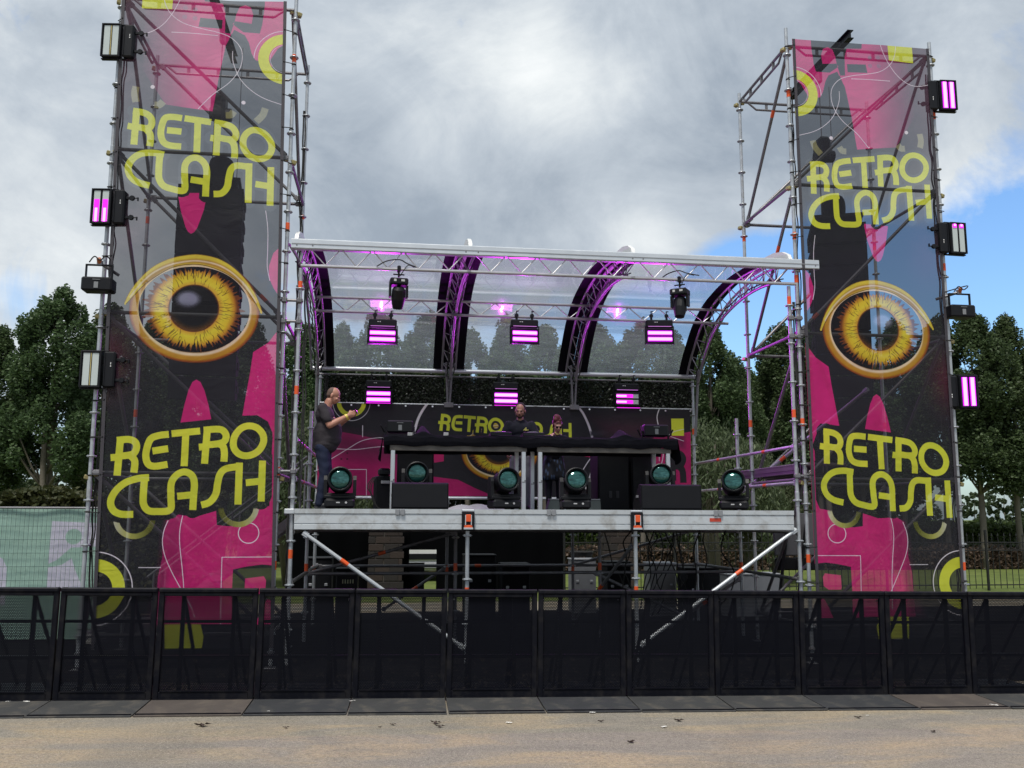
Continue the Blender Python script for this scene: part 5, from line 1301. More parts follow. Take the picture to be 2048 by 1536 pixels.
# --- man filming, seen from his right side... he faces +X in the world
def man():
    x, y, _ = at(645, 1017, 13.42)
    t = thing('person', 'bald man in charcoal t-shirt and blue jeans holding up a phone', 'person', (x, y, DZ)); t.rotation_euler = (0, 0, rad(86)); k = .985
    b = MB()
    V = lambda *p: (p[0], -p[1], p[2])          # p = (left/right, forward, up)
    Rh = Matrix.Rotation(rad(24), 3, 'X')
    # trunk under the shirt, neck, head
    sphere(b, V(0, .03, 1.12), (.165, .165, .24), 16); sphere(b, V(0, -.02, 1.36), (.17, .11, .14), 16); sphere(b, V(0, .0, .97), (.13, .10, .12), 16)
    limb(b, [V(0, .0, 1.42), V(0, .05, 1.54)], [.066, .060])
    P = head_shape(b, V(0, .105, 1.615), Rh, 1.0)
    hw = {}
    for sx in (-1, 1):
        sh = V(sx*.185, -.015, 1.425); el = V(sx*.21, .09, 1.17); wr = V(sx*.085, .335, 1.325)
        limb(b, [sh, el], [.055, .046]); limb(b, [el, ((el[0]*.6+wr[0]*.4), el[1]*.6+wr[1]*.4, el[2]*.6+wr[2]*.4), wr], [.047, .046, .029])
        hand(b, wr, Vector(V(sx*-.018, .06, .035)), sx, .9, .92, palm=(-sx, 0, .1)); hw[sx] = wr
        hp = V(sx*.09, -.02, .92); kn = V(sx*.10, .03, .50); an = V(sx*.10, -.03, .09)
        limb(b, [hp, kn, an], [.074, .055, .040])
    bo = fuse('body', b, .0075, SKIN, t, 3)
    # t-shirt
    s = MB(); sphere(s, V(0, -.01, 1.02), (.182, .165, .20), 18); sphere(s, V(0, .045, 1.10), (.190, .200, .22), 18); sphere(s, V(0, .05, .99), (.185, .190, .16), 18); sphere(s, V(0, -.01, 1.33), (.190, .135, .15), 18); sphere(s, V(0, -.03, 1.40), (.17, .10, .085), 16); sphere(s, V(0, .01, .90), (.188, .178, .13), 18); sphere(s, V(0, -.01, .86), (.182, .160, .07), 18)
    for sx in (-1, 1): limb(s, [V(sx*.165, -.015, 1.42), V(sx*.20, .045, 1.285)], [.078, .074]); limb(s, [V(sx*.20, .045, 1.285), V(sx*.208, .06, 1.25)], [.074, .066])
    fuse('tshirt', s, .011, TSH, t, 4, .0035)
    # jeans
    s = MB(); sphere(s, V(0, -.01, .88), (.165, .145, .13), 16)
    for sx in (-1, 1): limb(s, [V(sx*.085, -.02, .86), V(sx*.095, .03, .50), V(sx*.095, -.03, .07)], [.108, .080, .066])
    fuse('jeans', s, .011, JEAN, t, 4, .0035)
    for sx in (-1, 1):
        s = MB(); sphere(s, V(sx*.10, .03, .045), (.046, .125, .042), 14); sphere(s, V(sx*.10, -.05, .055), (.042, .06, .05), 12); s.box(V(sx*.10, .02, .012), (.08, .25, .02), b=.008); fuse('shoe', s, .010, SHOE, t, 2)
    # cropped hair at the back and sides
    h = MB(); sphere(h, P(0, .040, .036), (.077, .070, .081), 20, Rh); sphere(h, P(0, .05, .0), (.070, .055, .055), 16, Rh); 
    fuse('hair', h, .008, mat('cropped_grey_hair', (.13, .085, .07), .9, 0, .3, 60, .5, 200), t, 2)
    face_parts(t, P, Rh)
    # bracelet + ear-side glasses line
    el = Vector(V(-.21, .09, 1.17)); wr = Vector(V(-.085, .335, 1.325)); 
    for side in (-1,):
        c = wr+(Vector(V(side*.21, .09, 1.17))-wr)*.12; d = (wr-Vector(V(side*.21, .09, 1.17))).normalized()
        mb = MB(); mb.tube(c-d*.016, c+d*.016, .037, 16); mb.build('yellow_wristband', mat('yellow_band', (.70, .55, .10), .4), t)
    for sx in (1,):
        c = wr*1.; w2 = Vector(V(.085, .335, 1.325)); d2 = (w2-Vector(V(.21, .09, 1.17))).normalized(); c = w2-d2*.03
        mb = MB(); mb.tube(c-d2*.014, c+d2*.014, .036, 16); mb.build('yellow_wristband', mat('yellow_band', (.70, .55, .10), .4), t)
    ph = thing('phone', 'dark phone held up in both hands by the filming man', 'phone', (0, 0, 0))
    W = Matrix.Translation(t.location) @ t.rotation_euler.to_matrix().to_4x4()
    c = W @ Vector(V(0, .445, 1.39)); mb = MB(); mb.box((0, 0, 0), (.150, .009, .075), b=.004); ph.location = c; ph.rotation_euler = (rad(-28), 0, rad(86)); mb.build('case', BLACK, ph)
    mb = MB(); mb.box((0, .0055, 0), (.138, .002, .066)); mb.build('screen', mat('phone_glass', (.02, .02, .03), .1), ph)
man()
def dj():
    x, y, _ = at(1040, 950, 15.42)
    t = thing('person', 'bearded man in a dark navy t-shirt behind the DJ table', 'person', (x, y, DZ)); V = lambda *p: (p[0], -p[1], p[2]); t.rotation_euler = (0, 0, rad(-6))
    Rh = Matrix.Rotation(rad(14), 3, 'X') @ Matrix.Rotation(rad(-10), 3, 'Z'); b = MB()
    sphere(b, V(0, 0, 1.15), (.15, .105, .24), 16); sphere(b, V(0, 0, 1.40), (.175, .10, .12), 16); sphere(b, V(0, 0, .97), (.155, .11, .12), 16)
    limb(b, [V(0, .0, 1.44), V(0, .035, 1.58)], [.066, .057]); P = head_shape(b, V(0, .065, 1.675), Rh, 1.06)
    sh, el, wr = V(-.195, 0, 1.44), V(-.27, .03, 1.16), V(-.22, .16, .98)
    limb(b, [sh, el], [.052, .040]); limb(b, [el, wr], [.041, .027]); hand(b, wr, (.0, -.3, -.55), -1, .9, .95, palm=(1, 0, 0))
    sh, el, wr = V(.195, 0, 1.44), V(.285, .08, 1.22), V(.20, .30, 1.20)
    limb(b, [sh, el], [.052, .040]); limb(b, [el, wr], [.041, .027]); hand(b, wr, (-.3, -.9, -.05), 1, .6, .95, palm=(0, 0, -1))
    for sx in (-1, 1): limb(b, [V(sx*.09, 0, .92), V(sx*.11, .02, .50), V(sx*.12, 0, .09)], [.085, .058, .040])
    fuse('body', b, .0075, SKIN2, t, 3)
    s = MB(); sphere(s, V(0, .005, 1.12), (.178, .128, .26), 18); sphere(s, V(0, 0, 1.36), (.225, .13, .15), 18); sphere(s, V(0, .0, .94), (.172, .13, .10), 18); sphere(s, V(0, 0, 1.46), (.145, .09, .08), 14); sphere(s, V(0, 0, 1.50), (.095, .08, .06), 14)
    for sx in (-1, 1): limb(s, [V(sx*.19, 0, 1.435), V(sx*.26, .02, 1.27)], [.080, .080]); limb(s, [V(sx*.26, .02, 1.27), V(sx*.28, .03, 1.16)], [.080, .072])
    fuse('tshirt', s, .011, NAVY, t, 4, .003)
    s = MB(); sphere(s, V(0, 0, .90), (.162, .125, .11), 16)
    for sx in (-1, 1): limb(s, [V(sx*.085, 0, .88), V(sx*.11, .02, .50), V(sx*.12, 0, .07)], [.098, .074, .060])
    fuse('trousers', s, .011, GJEAN, t, 4, .003)
    for sx in (-1, 1): s = MB(); sphere(s, V(sx*.125, .04, .045), (.045, .125, .042), 14); sphere(s, V(sx*.125, -.04, .055), (.042, .06, .05), 12); fuse('shoe', s, .010, SHOE, t, 2)
    DH = mat('dark_hair', (.02, .014, .012), .9, 0, .4, 60, .5, 200)
    h = MB(); sphere(h, P(0, .026, .042), (.090, .094, .098), 20, Rh); fuse('hair', h, .008, DH, t, 2)
    h = MB(); sphere(h, P(0, -.040, -.088), (.048, .044, .036), 14, Rh)
    for sx in (-1, 1): limb(h, [P(sx*.050, -.050, -.070), P(sx*.071, .0, -.040), P(sx*.076, .01, .0)], [.018, .014, .008], 10)
    limb(h, [P(-.025, -.097, -.050), P(0, -.104, -.045), P(.025, -.097, -.050)], [.006, .007, .006], 8)
    fuse('beard', h, .006, mat('dark_beard', (.035, .02, .015), .95, 0, .4, 60, .5, 200), t, 2)
    face_parts(t, P, Rh, 1.06, (.02, .015, .01))
    mb = MB(); mb.box(V(.095, .134, 1.36), (.012, .004, .055)); mb.box(V(.095, .134, 1.345), (.085, .004, .010)); mb.box(V(.075, .134, 1.36), (.010, .004, .03), (0, .4, 0)); mb.build('yellow_emblem', mat('emblem_yellow', (.65, .60, .15), .6), t)
    mb = MB(); mb.path([V(-.13, .055, 1.48), V(-.175, .06, 1.455), V(-.22, .055, 1.40)], .007, 5); mb.build('cable', WHITE, t) if False else None
dj()
def woman():
    x, y, _ = at(1108, 950, 15.50)
    t = thing('person', 'woman with pinned up red hair and sunglasses leaning over the DJ table', 'person', (x, y, DZ)); V = lambda *p: (p[0], -p[1], p[2])
    Rh = Matrix.Rotation(rad(20), 3, 'X') @ Matrix.Rotation(rad(6), 3, 'Z'); b = MB(); dx = .02
    sphere(b, V(0, .0, 1.02), (.13, .11, .18), 16); sphere(b, V(dx, .10, 1.20), (.15, .10, .12), 16); sphere(b, V(0, -.04, .86), (.15, .12, .12), 16)
    limb(b, [V(dx, .13, 1.26), V(dx, .20, 1.345)], [.050, .046]); P = head_shape(b, V(dx, .235, 1.42), Rh, .95)
    for sx in (-1, 1):
        sh, el, wr = V(dx+sx*.155, .11, 1.225), V(dx+sx*.21, .16, 1.02), V(dx+sx*.13, .28, 1.135)
        limb(b, [sh, el], [.042, .034]); limb(b, [el, wr], [.034, .022]); hand(b, wr, (-sx*.2, -.9, -.05), sx, .7, .85, palm=(0, 0, -1))
        limb(b, [V(sx*.08, -.04, .82), V(sx*.09, 0, .47), V(sx*.09, -.02, .08)], [.080, .052, .036])
    fuse('body', b, .0075, mat('skin_rosy', (.45, .24, .19), .5), t, 3)
    s = MB(); sphere(s, V(0, .0, 1.02), (.148, .128, .19), 18); sphere(s, V(dx, .09, 1.19), (.168, .12, .12), 18); limb(s, [V(0, .02, .95), V(dx, .10, 1.2)], [.13, .12])
    for sx in (-1, 1): limb(s, [V(dx+sx*.14, .10, 1.22), V(dx+sx*.185, .14, 1.09)], [.060, .056])
    fuse('black_top', s, .011, NAVY, t, 4, .003)
    m = bpy.data.materials.new('leaf_print_dress'); m.use_nodes = True; nt = m.node_tree; q = G(nt); bb_ = nt.nodes['Principled BSDF']; tc = q.n('ShaderNodeTexCoord').outputs['Object']
    mp = q.n('ShaderNodeMapping'); q.put(mp.inputs[0], tc); mp.inputs['Scale'].default_value = (22, 22, 9); vo = q.n('ShaderNodeTexVoronoi'); q.put(vo.inputs['Vector'], mp.outputs[0]); vo.inputs['Scale'].default_value = 1.
    q.put(bb_.inputs['Base Color'], q.mix(q.rng(vo.outputs['Distance'], .2, .45, .75, 0), (.006, .007, .014, 1), (.06, .10, .20, 1))); bb_.inputs['Roughness'].default_value = .9
    s = MB(); prof = [(.13, 1.02), (.165, .90), (.195, .75), (.215, .60), (.225, .52), (.20, .515)]
    n = 40; vs = []; fs = []
    for i in range(n):
        a_ = 2*math.pi*i/n
        for (r, z) in prof: rr = r*(1+.05*math.sin(9*a_)*(1.05-z)*1.6); vs.append((rr*math.cos(a_), .03+rr*.85*math.sin(a_), z))
    for i in range(n):
        j = (i+1) % n
        for k in range(5): fs.append((i*6+k, j*6+k, j*6+k+1, i*6+k+1))
    s.add(vs, fs); s.build('patterned_skirt', m, t, smooth=True)
    s = MB()
    for sx in (-1, 1): limb(s, [V(sx*.085, -.02, .60), V(sx*.09, 0, .47), V(sx*.09, -.02, .06)], [.080, .062, .046])
    fuse('leggings', s, .011, NAVY, t, 2)
    for sx in (-1, 1): s = MB(); sphere(s, V(sx*.095, .03, .04), (.040, .11, .038), 14); fuse('shoe', s, .010, SHOE, t, 2)
    RH = mat('dyed_red_hair', (.085, .006, .012), .6, 0, .5, 25, .6, 140)
    h = MB(); sphere(h, P(0, .035, .040), (.085, .092, .085), 18, Rh); sphere(h, P(-.01, .02, .150), (.066, .060, .055), 14, Rh); sphere(h, P(-.045, -.01, .120), (.050, .045, .045), 12, Rh); sphere(h, P(.03, -.01, .108), (.04, .045, .035), 12, Rh); sphere(h, P(0, -.055, .072), (.055, .025, .022), 12, Rh)
    for sx in (-1, 1): limb(h, [P(sx*.078, -.01, .03), P(sx*.086, 0, -.03)], [.016, .008], 8)
    fuse('hair', h, .008, RH, t, 2, .003)
    face_parts(t, P, Rh, .95)
    mb = MB()
    for sx in (-1, 1): sphere(mb, P(sx*.032, -.094, .004), (.027, .008, .019), 14, Rh); mb.tube(P(sx*.056, -.088, .008), P(sx*.080, .005, .008), .003, 6)
    mb.tube(P(-.01, -.098, .008), P(.01, -.098, .008), .003, 6); mb.build('sunglasses', mat('dark_lens', (.012, .006, .008), .15), t)
    mb = MB(); mb.path([P(.055, -.05, -.09), P(.03, -.085, -.125), P(-.02, -.085, -.13), P(-.055, -.05, -.10)], .008, 6); mb.build('yellow_lanyard', mat('lanyard_yellow', (.55, .50, .12), .6), t)
woman()
# ------------------------------------------------------------------ vegetation
def quads(name, C, U, V_, m):
    """leaf quads from centres and half axes"""
    n = len(C); P = np.stack([C-U, C-V_*.9, C+U, C+V_], 1).reshape(-1, 3).astype(np.float32)
    me = bpy.data.meshes.new(name); me.vertices.add(4*n); me.vertices.foreach_set('co', P.ravel())
    me.loops.add(4*n); me.loops.foreach_set('vertex_index', np.arange(4*n, dtype=np.int32))
    me.polygons.add(n); me.polygons.foreach_set('loop_start', np.arange(0, 4*n, 4, dtype=np.int32))
    me.materials.append(m); me.update(calc_edges=True); return me
def rand_axes(n, s, rng, droop=0.):
    a = rng.normal(size=(n, 3)); a[:, 2] = a[:, 2]*(.6)+droop*-1.; a /= np.linalg.norm(a, axis=1)[:, None]
    b = rng.normal(size=(n, 3)); b -= a*(a*b).sum(1)[:, None]; b /= np.linalg.norm(b, axis=1)[:, None]
    return a*s[:, None], b*s[:, None]
def leafmat(name, a, b_, trans=.35):
    m = bpy.data.materials.new(name); m.use_nodes = True; nt = m.node_tree; q = G(nt); b = nt.nodes['Principled BSDF']
    tc = q.n('ShaderNodeTexCoord').outputs['Object']; gi = q.n('ShaderNodeNewGeometry').outputs['Random Per Island']
    c = q.mix(q.m('MULTIPLY', q.m('ADD', gi, q.noise(tc, .5, 3)), .5), (*a, 1), (*b_, 1))
    oi = q.n('ShaderNodeObjectInfo').outputs['Random']; hs = q.n('ShaderNodeHueSaturation'); q.put(hs.inputs['Color'], c); q.put(hs.inputs['Value'], q.rng(oi, 0, 1, .85, 1.2)); q.put(hs.inputs['Hue'], q.rng(oi, 0, 1, .485, .515))
    q.put(b.inputs['Base Color'], hs.outputs[0]); b.inputs['Roughness'].default_value = .5; b.inputs['Specular IOR Level'].default_value = .3
    tl = q.n('ShaderNodeBsdfTranslucent'); q.put(tl.inputs[0], hs.outputs[0]); mx = q.n('ShaderNodeMixShader'); mx.inputs[0].default_value = trans
    nt.links.new(b.outputs[0], mx.inputs[1]); nt.links.new(tl.outputs[0], mx.inputs[2]); nt.links.new(mx.outputs[0], [x for x in nt.nodes if x.type == 'OUTPUT_MATERIAL'][0].inputs[0]); return m
POP = leafmat('poplar_leaves', (.038, .064, .028), (.105, .160, .062)); WIL = leafmat('willow_leaves', (.05, .068, .032), (.11, .135, .065)); HED = leafmat('beech_hedge_leaves', (.035, .055, .018), (.085, .085, .03)); FAR = leafmat('far_tree_leaves', (.05, .08, .04), (.10, .13, .06))
BARK = mat('tree_bark', (.16, .14, .115), .9, 0, .35, 6, .8, 20)
def crown(seed, H=10., W=1.9, base=.20, n=26000, leaf=.085, kind='poplar'):
    rng = np.random.default_rng(seed); limbs = []; cl = []
    for k in range(150):
        f = rng.uniform(0, 1)**.85; z = H*(base+(1-base)*f)
        prof = ((f+.06)**.28*(1-f)**.62*1.42) if kind == 'poplar' else math.sin((f*.8+.2)*math.pi)**.5
        lob = 1+.25*math.sin(f*9+seed)+.15*math.sin(f*23+seed*2)
        r = W*prof*lob*rng.uniform(.25, 1.0)**.55; a = rng.uniform(0, 2*math.pi)
        cl.append((r*math.cos(a), r*math.sin(a), z, rng.uniform(.20, .48)*(1.10-f*.5)))
        if k % 4 == 0: limbs.append((r*math.cos(a)*.8, r*math.sin(a)*.8, z-.1, max(H*base*.8, z-r*1.5-.4)))
    cl = np.array(cl); w = cl[:, 3]**2; idx = rng.choice(len(cl), n, p=w/w.sum()); g_ = rng.normal(size=(n, 3)); g_ *= (rng.uniform(.25, 1, n)**.45/np.linalg.norm(g_, axis=1))[:, None]
    g_[:, 2] *= (1.9 if kind == 'poplar' else 1.2); C = cl[idx, :3]+g_*cl[idx, 3:4]
    s = leaf*rng.uniform(.55, 1.2, n); U, V_ = rand_axes(n, s, rng)
    return C, U, V_*.8, limbs
def trunk_mesh(seed, H, limbs, twin=False):
    mb = MB(); rr = random.Random(seed)
    for t in range(2 if twin else 1):
        ox = (t*.55-.2) if twin else 0; pts = []; rs = []
        for k in range(9): f = k/8; pts.append((ox*(1-f)+.08*math.sin(seed+k), .06*math.cos(seed*2+k), H*.94*f)); rs.append(.115*(1-f)**.8+.015)
        mb.path(pts, rs, 8)
    for (x, y, z, zb) in limbs:
        f = zb/H; r = max(.018, .07*(1-f)); mb.path([(.0, 0, zb), (x*.45, y*.45, zb+(z-zb)*.35), (x*.85, y*.85, zb+(z-zb)*.8), (x, y, z)], [r, r*.7, r*.45, r*.2], 5)
    return mb.mesh('trunk', BARK, True)
PV = []
for sd in (1, 2, 3, 4):
    C, U, V_, lb = crown(sd, 10., 1.75, .36, 46000, .060); PV.append((quads('crown', C, U, V_, POP), trunk_mesh(sd, 10., lb, sd == 1)))
def tx(px, Y): return at(px, 1030, Y)[0]
def zat(px, py, Y): return at(px, py, Y)[2]
trees = [(88, 572, 34, 0, 1.12, 'tall poplar with two trunks left of the left tower, by the fence'), (196, 606, 36.5, 1, 1.0, 'dark poplar half hidden behind the left tower pole'), (-22, 660, 35, 2, 1.0, 'poplar cut off by the left edge of the picture'),
         (296, 640, 38, 3, 1.1, None), (392, 655, 37, 1, 1.1, None), (492, 648, 38, 2, 1.1, None), (600, 645, 37, 0, 1.0, 'poplar in the gap between the left tower and the stage'),
         (676, 655, 38, 2, 1.0, 'poplar behind the left end of the clear roof sheet'), (748, 622, 37, 1, 1.05, 'tall poplar behind the left clear roof sheet'), (848, 632, 38, 3, 1.1, 'poplar behind the first black roof arch'), (934, 658, 37, 0, 1.0, 'slim poplar behind the middle clear roof sheet'), (1012, 640, 38, 2, 1.1, 'poplar behind the middle strobe light'), (1092, 650, 37, 1, 1.0, 'poplar behind the second black roof arch'),
         (1200, 655, 38, 3, 1.15, 'poplar behind the right clear roof sheet'), (1286, 640, 37, 0, 1.1, 'tall poplar behind the right strobe light'), (1352, 668, 38, 2, .95, 'poplar behind the upper right roof corner'), (1425, 640, 36, 1, 1.05, 'tall poplar just right of the stage roof'), (1478, 720, 37, 2, .9, 'lower poplar right of the stage roof, under the blue sky gap'),
         (1574, 655, 38, 3, 1.1, 'poplar behind the double poles of the right tower'), (1650, 640, 37, 0, 1.1, None), (1730, 665, 38, 1, 1.1, None), (1806, 650, 37, 2, 1.1, None),
         (1896, 640, 36, 3, 1.0, 'poplar beside the right tower pole with the wash light'), (1964, 622, 35, 1, 1.12, 'tallest poplar right of the right tower'), (2040, 640, 35, 2, 1.1, 'poplar at the right edge of the picture'), (2120, 650, 36, 0, 1.1, None)]
rt = random.Random(4)
for i, (px, pt, Y, v, w, lb) in enumerate(trees):
    x = tx(px, Y); H = zat(px, pt, Y); behind = lb is None
    t = thing('poplar_tree', lb or 'poplar seen faintly through the %s mesh banner' % ('left' if px < 1000 else 'right'), 'tree', (x, Y, 0), rt.uniform(0, 6.28) if i else 1.3, 'row of poplars behind the stage')
    s = H/10.2; t.scale = (s*w*.98, s*w*.98, s)
    link('crown', PV[v][0], t); link('trunk', PV[v][1], t)
# fuller second row so that the row reads dense
C, U, V_, lb = crown(9, 10., 2.4, .10, 30000, .09); D2 = (quads('crown', C, U, V_, POP), trunk_mesh(9, 10., lb))
k = 0
for px in (650, 720, 800, 900, 980, 1060, 1150, 1240, 1310, 1390, 1455, 1505, 1548, 1590, 1630, 1700, 1780, 330, 450, 560):
    Y = 44; x = tx(px, Y); H = zat(px, 735+(k*37 % 40), Y); k += 1
    t = thing('poplar_tree', 'dark tree in the second row, behind the poplars %s' % ('left of the stage' if px < 620 else 'behind the stage' if px < 1360 else 'right of the stage' if px < 1800 else 'near the right edge'), 'tree', (x, Y, 0), rt.uniform(0, 6.28), 'second row of trees')
    s = H/10.2; t.scale = (s*1.25, s*1.25, s); link('crown', D2[0], t); link('trunk', D2[1], t)
# willows: drooping light foliage
def willow(seed, W, H, n=16000):
    rng = np.random.default_rng(seed); st = []
    for k in range(170):
        a = rng.uniform(0, 2*math.pi); r = W*rng.uniform(.1, 1)**.6; z = H*(1-.45*(r/W)**2)*rng.uniform(.82, 1); st.append((r*math.cos(a), r*math.sin(a), z, rng.uniform(.5, 1.5)))
    st = np.array(st); idx = rng.integers(0, len(st), n); f = rng.uniform(0, 1, n)
    C = st[idx, :3].copy(); L = st[idx, 3]*H/4; C[:, 2] -= f*L; C[:, :2] *= (1+.12*f)[:, None]; C += rng.normal(size=(n, 3))*np.array([.10, .10, .08])
    C[:, 2] = np.maximum(C[:, 2], .1); s = .075*rng.uniform(.6, 1.2, n); U, V_ = rand_axes(n, s, rng, 1.6); return quads('crown', C, U, V_*.28, WIL)
WM = [willow(21, 1.5, 4.0), willow(22, 1.3, 4.0)]
wt = MB(); [wt.path([(0, 0, 0), (.1*k, .05*k, 1.6), (.5*math.cos(k*1.3), .5*math.sin(k*1.3), 3.3)], [.09, .06, .02], 6) for k in range(5)]; WT = wt.mesh('trunk', BARK, True)
for px, pt, Y, v, lb in ((1432, 828, 27, 0, 'pale green willow just right of the stage banner'), (1545, 905, 28, 1, 'pale willow between the right end beam light and the tower'), (1490, 860, 29, 1, 'pale willow behind the short scaffold post'), (628, 800, 29, 0, 'grey green willow behind the filming man'), (578, 830, 28, 1, 'grey green willow behind the left stage stair')):
    t = thing('willow_tree', lb, 'tree', (tx(px, Y), Y, 0), rt.uniform(0, 6), 'willows beyond the railings'); s = zat(px, pt, Y)/4.0; t.scale = (s, s, s); link('crown', WM[v], t); link('trunk', WT, t)
# round far trees
C, U, V_, lb = crown(31, 8., 3.6, .02, 9000, .20, 'round'); FT = (quads('crown', C, U, V_, FAR), trunk_mesh(31, 8., []))
for i, (px, pt) in enumerate(((22, 950), (75, 958), (130, 946), (185, 952), (1950, 985), (2010, 975), (2060, 980), (560, 960))):
    Y = 95+(i % 3)*6; t = thing('distant_tree', ['small round tree far beyond the hedge at the left edge', 'small round tree far beyond the hedge under the twin trunks', 'small round tree far beyond the hedge right of the twin trunks', 'small round tree far beyond the hedge next to the left tower', 'small round tree far away beside the right tower foot', 'small round tree far away between the right hand trunks', 'small round tree far away at the right picture edge', 'small round tree far away left of the stage'][i], 'tree', (tx(px, Y), Y, 0), i, 'far trees on the horizon'); s = zat(px, pt, Y)/8.2; t.scale = (s*1.1, s*1.1, s); link('crown', FT[0], t); link('trunk', FT[1], t)
def hedge(label, x0, x1, y0, y1, h, m, n, leaf, name='hedge', cat='hedge'):
    rng = np.random.default_rng(int(abs(x0)*7)+1); t = thing(name, label, cat, ((x0+x1)/2, (y0+y1)/2, 0)); L = t.location
    C = rng.uniform(size=(n, 3))*np.array([x1-x0, y1-y0, h]); C[:, 0] += x0-L.x; C[:, 1] += y0-L.y
    top = rng.uniform(size=n) < .4; C[top, 2] = h+rng.normal(size=top.sum())*.06+.08*np.sin(C[top, 0]*3); fr_ = ~top; C[fr_, 1] = y0-L.y+rng.normal(size=fr_.sum())*.07
    s = leaf*rng.uniform(.6, 1.2, n); U, V_ = rand_axes(n, s, rng); link('foliage', quads('foliage', C, U, V_*.8, m), t)
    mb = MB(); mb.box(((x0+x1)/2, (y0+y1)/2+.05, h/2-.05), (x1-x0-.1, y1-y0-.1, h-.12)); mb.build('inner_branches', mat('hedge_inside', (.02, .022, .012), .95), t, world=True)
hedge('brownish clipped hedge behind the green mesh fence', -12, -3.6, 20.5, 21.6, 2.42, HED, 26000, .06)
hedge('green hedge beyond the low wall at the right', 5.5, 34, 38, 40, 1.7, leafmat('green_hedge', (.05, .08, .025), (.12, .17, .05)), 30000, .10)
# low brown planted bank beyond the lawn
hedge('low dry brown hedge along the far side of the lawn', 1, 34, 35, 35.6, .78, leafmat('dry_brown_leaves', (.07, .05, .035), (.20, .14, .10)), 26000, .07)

# ------------------------------------------------------------------ green fence at the left
fn = thing('mesh_fence', 'wire mesh fence panel backed by a pale green printed sheet', 'fence', (-6.5, 16, 0))
WIRE = mat('fence_wire', (.10, .16, .15), .5, .4)
mb = MB(); x = -8.3
while x < -4.70: mb.tube((x, 15.97, .06), (x, 15.97, 2.12), .0035, 4, cap=False); x += .068
for k in range(10): mb.tube((-8.3, 15.962, .12+k*.215), (-4.7, 15.962, .12+k*.215), .0045, 4, cap=False)
mb.build('wire_mesh', WIRE, fn, world=True, kind='stuff')
for x in (-8.3, -4.70): mb = MB(); mb.tube((x, 15.97, 0), (x, 15.97, 2.14), .022, 8); mb.build('post', STEELD, fn, world=True)
mb = MB(); mb.tube((-8.3, 15.97, 2.135), (-4.7, 15.97, 2.135), .018, 8); mb.build('top_rail', STEELD, fn, world=True)
for x in (-8.3, -4.7): mb = MB(); mb.box((x, 15.97, .06), (.3, .6, .12), b=.02); mb.build('foot_block', mat('concrete', (.3, .29, .27), .9), fn, world=True)
a = Art(3.6, .05, 2.12, .008, (.70, .84, .78)); Q = lambda x, y: (at(x*.4298, 540+y*.4297, 16.0)[0]+8.3, at(x*.4298, 540+y*.4297, 16.0)[2]); PW = (.90, .89, .96)
a.poly([Q(242, 1168), Q(480, 1178), Q(480, 1500), Q(395, 1500), Q(215, 1500), Q(226, 1330)], PW)
GR = (.70, .84, .78)
a.ring(Q(342, 1241), -1, .125, GR)
a.poly([Q(215, 1372), Q(262, 1350), Q(330, 1292), Q(480, 1285), Q(480, 1500), Q(392, 1500), Q(372, 1450), Q(350, 1400), Q(332, 1342), Q(285, 1372), Q(215, 1386)], GR)
a.poly([Q(-20, 1325), Q(12, 1345), Q(30, 1385), Q(26, 1440), Q(20, 1560), Q(-20, 1560)], PW); a.poly([Q(-400, 1230), Q(-120, 1230), Q(-120, 1420), Q(-400, 1500)], PW)
a.op[:] = .96; gm = print_material('green_sheet_print', a, rough=.7)
banner_mesh('printed_sheet', lambda u, v: (-8.3+3.6*u+6.5, .012+.012*math.sin(u*24)*math.sin(v*5), .05+2.07*v), gm, 40, 10, fn)

# ------------------------------------------------------------------ railings, brick piers and things behind the stage
IRON = mat('black_iron', (.012, .013, .013), .5, .2)
YF = 24.5
xa, xb_ = tx(1128, YF), tx(2110, YF)
piers = [tx(772, YF), tx(1232, YF), tx(2230, YF)]
fr_ = thing('iron_railings', 'black iron railings with spear tops and scroll band behind the stage', 'fence', ((xa+xb_)/2, YF, 0)); L = fr_.location
pk = MB(); pk.tube((0, 0, .06), (0, 0, 1.50), .011, 6); pk.lathe([(.011, 1.5), (.024, 1.53), (.0, 1.62)], n=6); PK = pk.mesh('picket', IRON)
x = xa; k = 0
while x < xb_:
    if k % 16 == 0:
        mb = MB(); mb.box((x, YF, .85), (.06, .06, 1.7), b=.008); mb.build('rail_post', IRON, fr_, world=True)
    elif abs(x-piers[1]) > .45: inst('picket', PK, fr_, (x-L.x, 0, 0))
    x += .19; k += 1
for z in (.16, 1.12, 1.34): mb = MB(); mb.box(((xa+xb_)/2, YF, z), (xb_-xa, .035, .03), b=.004); mb.build('rail', IRON, fr_, world=True)
mb = MB(); x = xa+.095
while x < xb_: mb.path([(x+.075*math.cos(t*math.pi/5), YF, 1.23+.075*math.sin(t*math.pi/5)) for t in range(10)], .008, 4, closed=True); x += .19
mb.build('scrollwork', IRON, fr_, world=True, kind='stuff')
BRK = [mat('dark_brick', (.024, .017, .015), .9, 0, .3, 9, .6, 30), mat('brown_brick', (.032, .022, .018), .9, 0, .3, 9, .6, 30), mat('shaded_brick', (.018, .015, .014), .9, 0, .3, 9, .6, 30)]  # brick colours darkened to hold the shade under the stage
bm_ = [MB().box((0, 0, 0), (.36, .17, .165), b=.008).mesh('brick', m) for m in BRK]; bs_ = [MB().box((0, 0, 0), (.17, .17, .165), b=.008).mesh('brick', m) for m in BRK]
rb = random.Random(2)
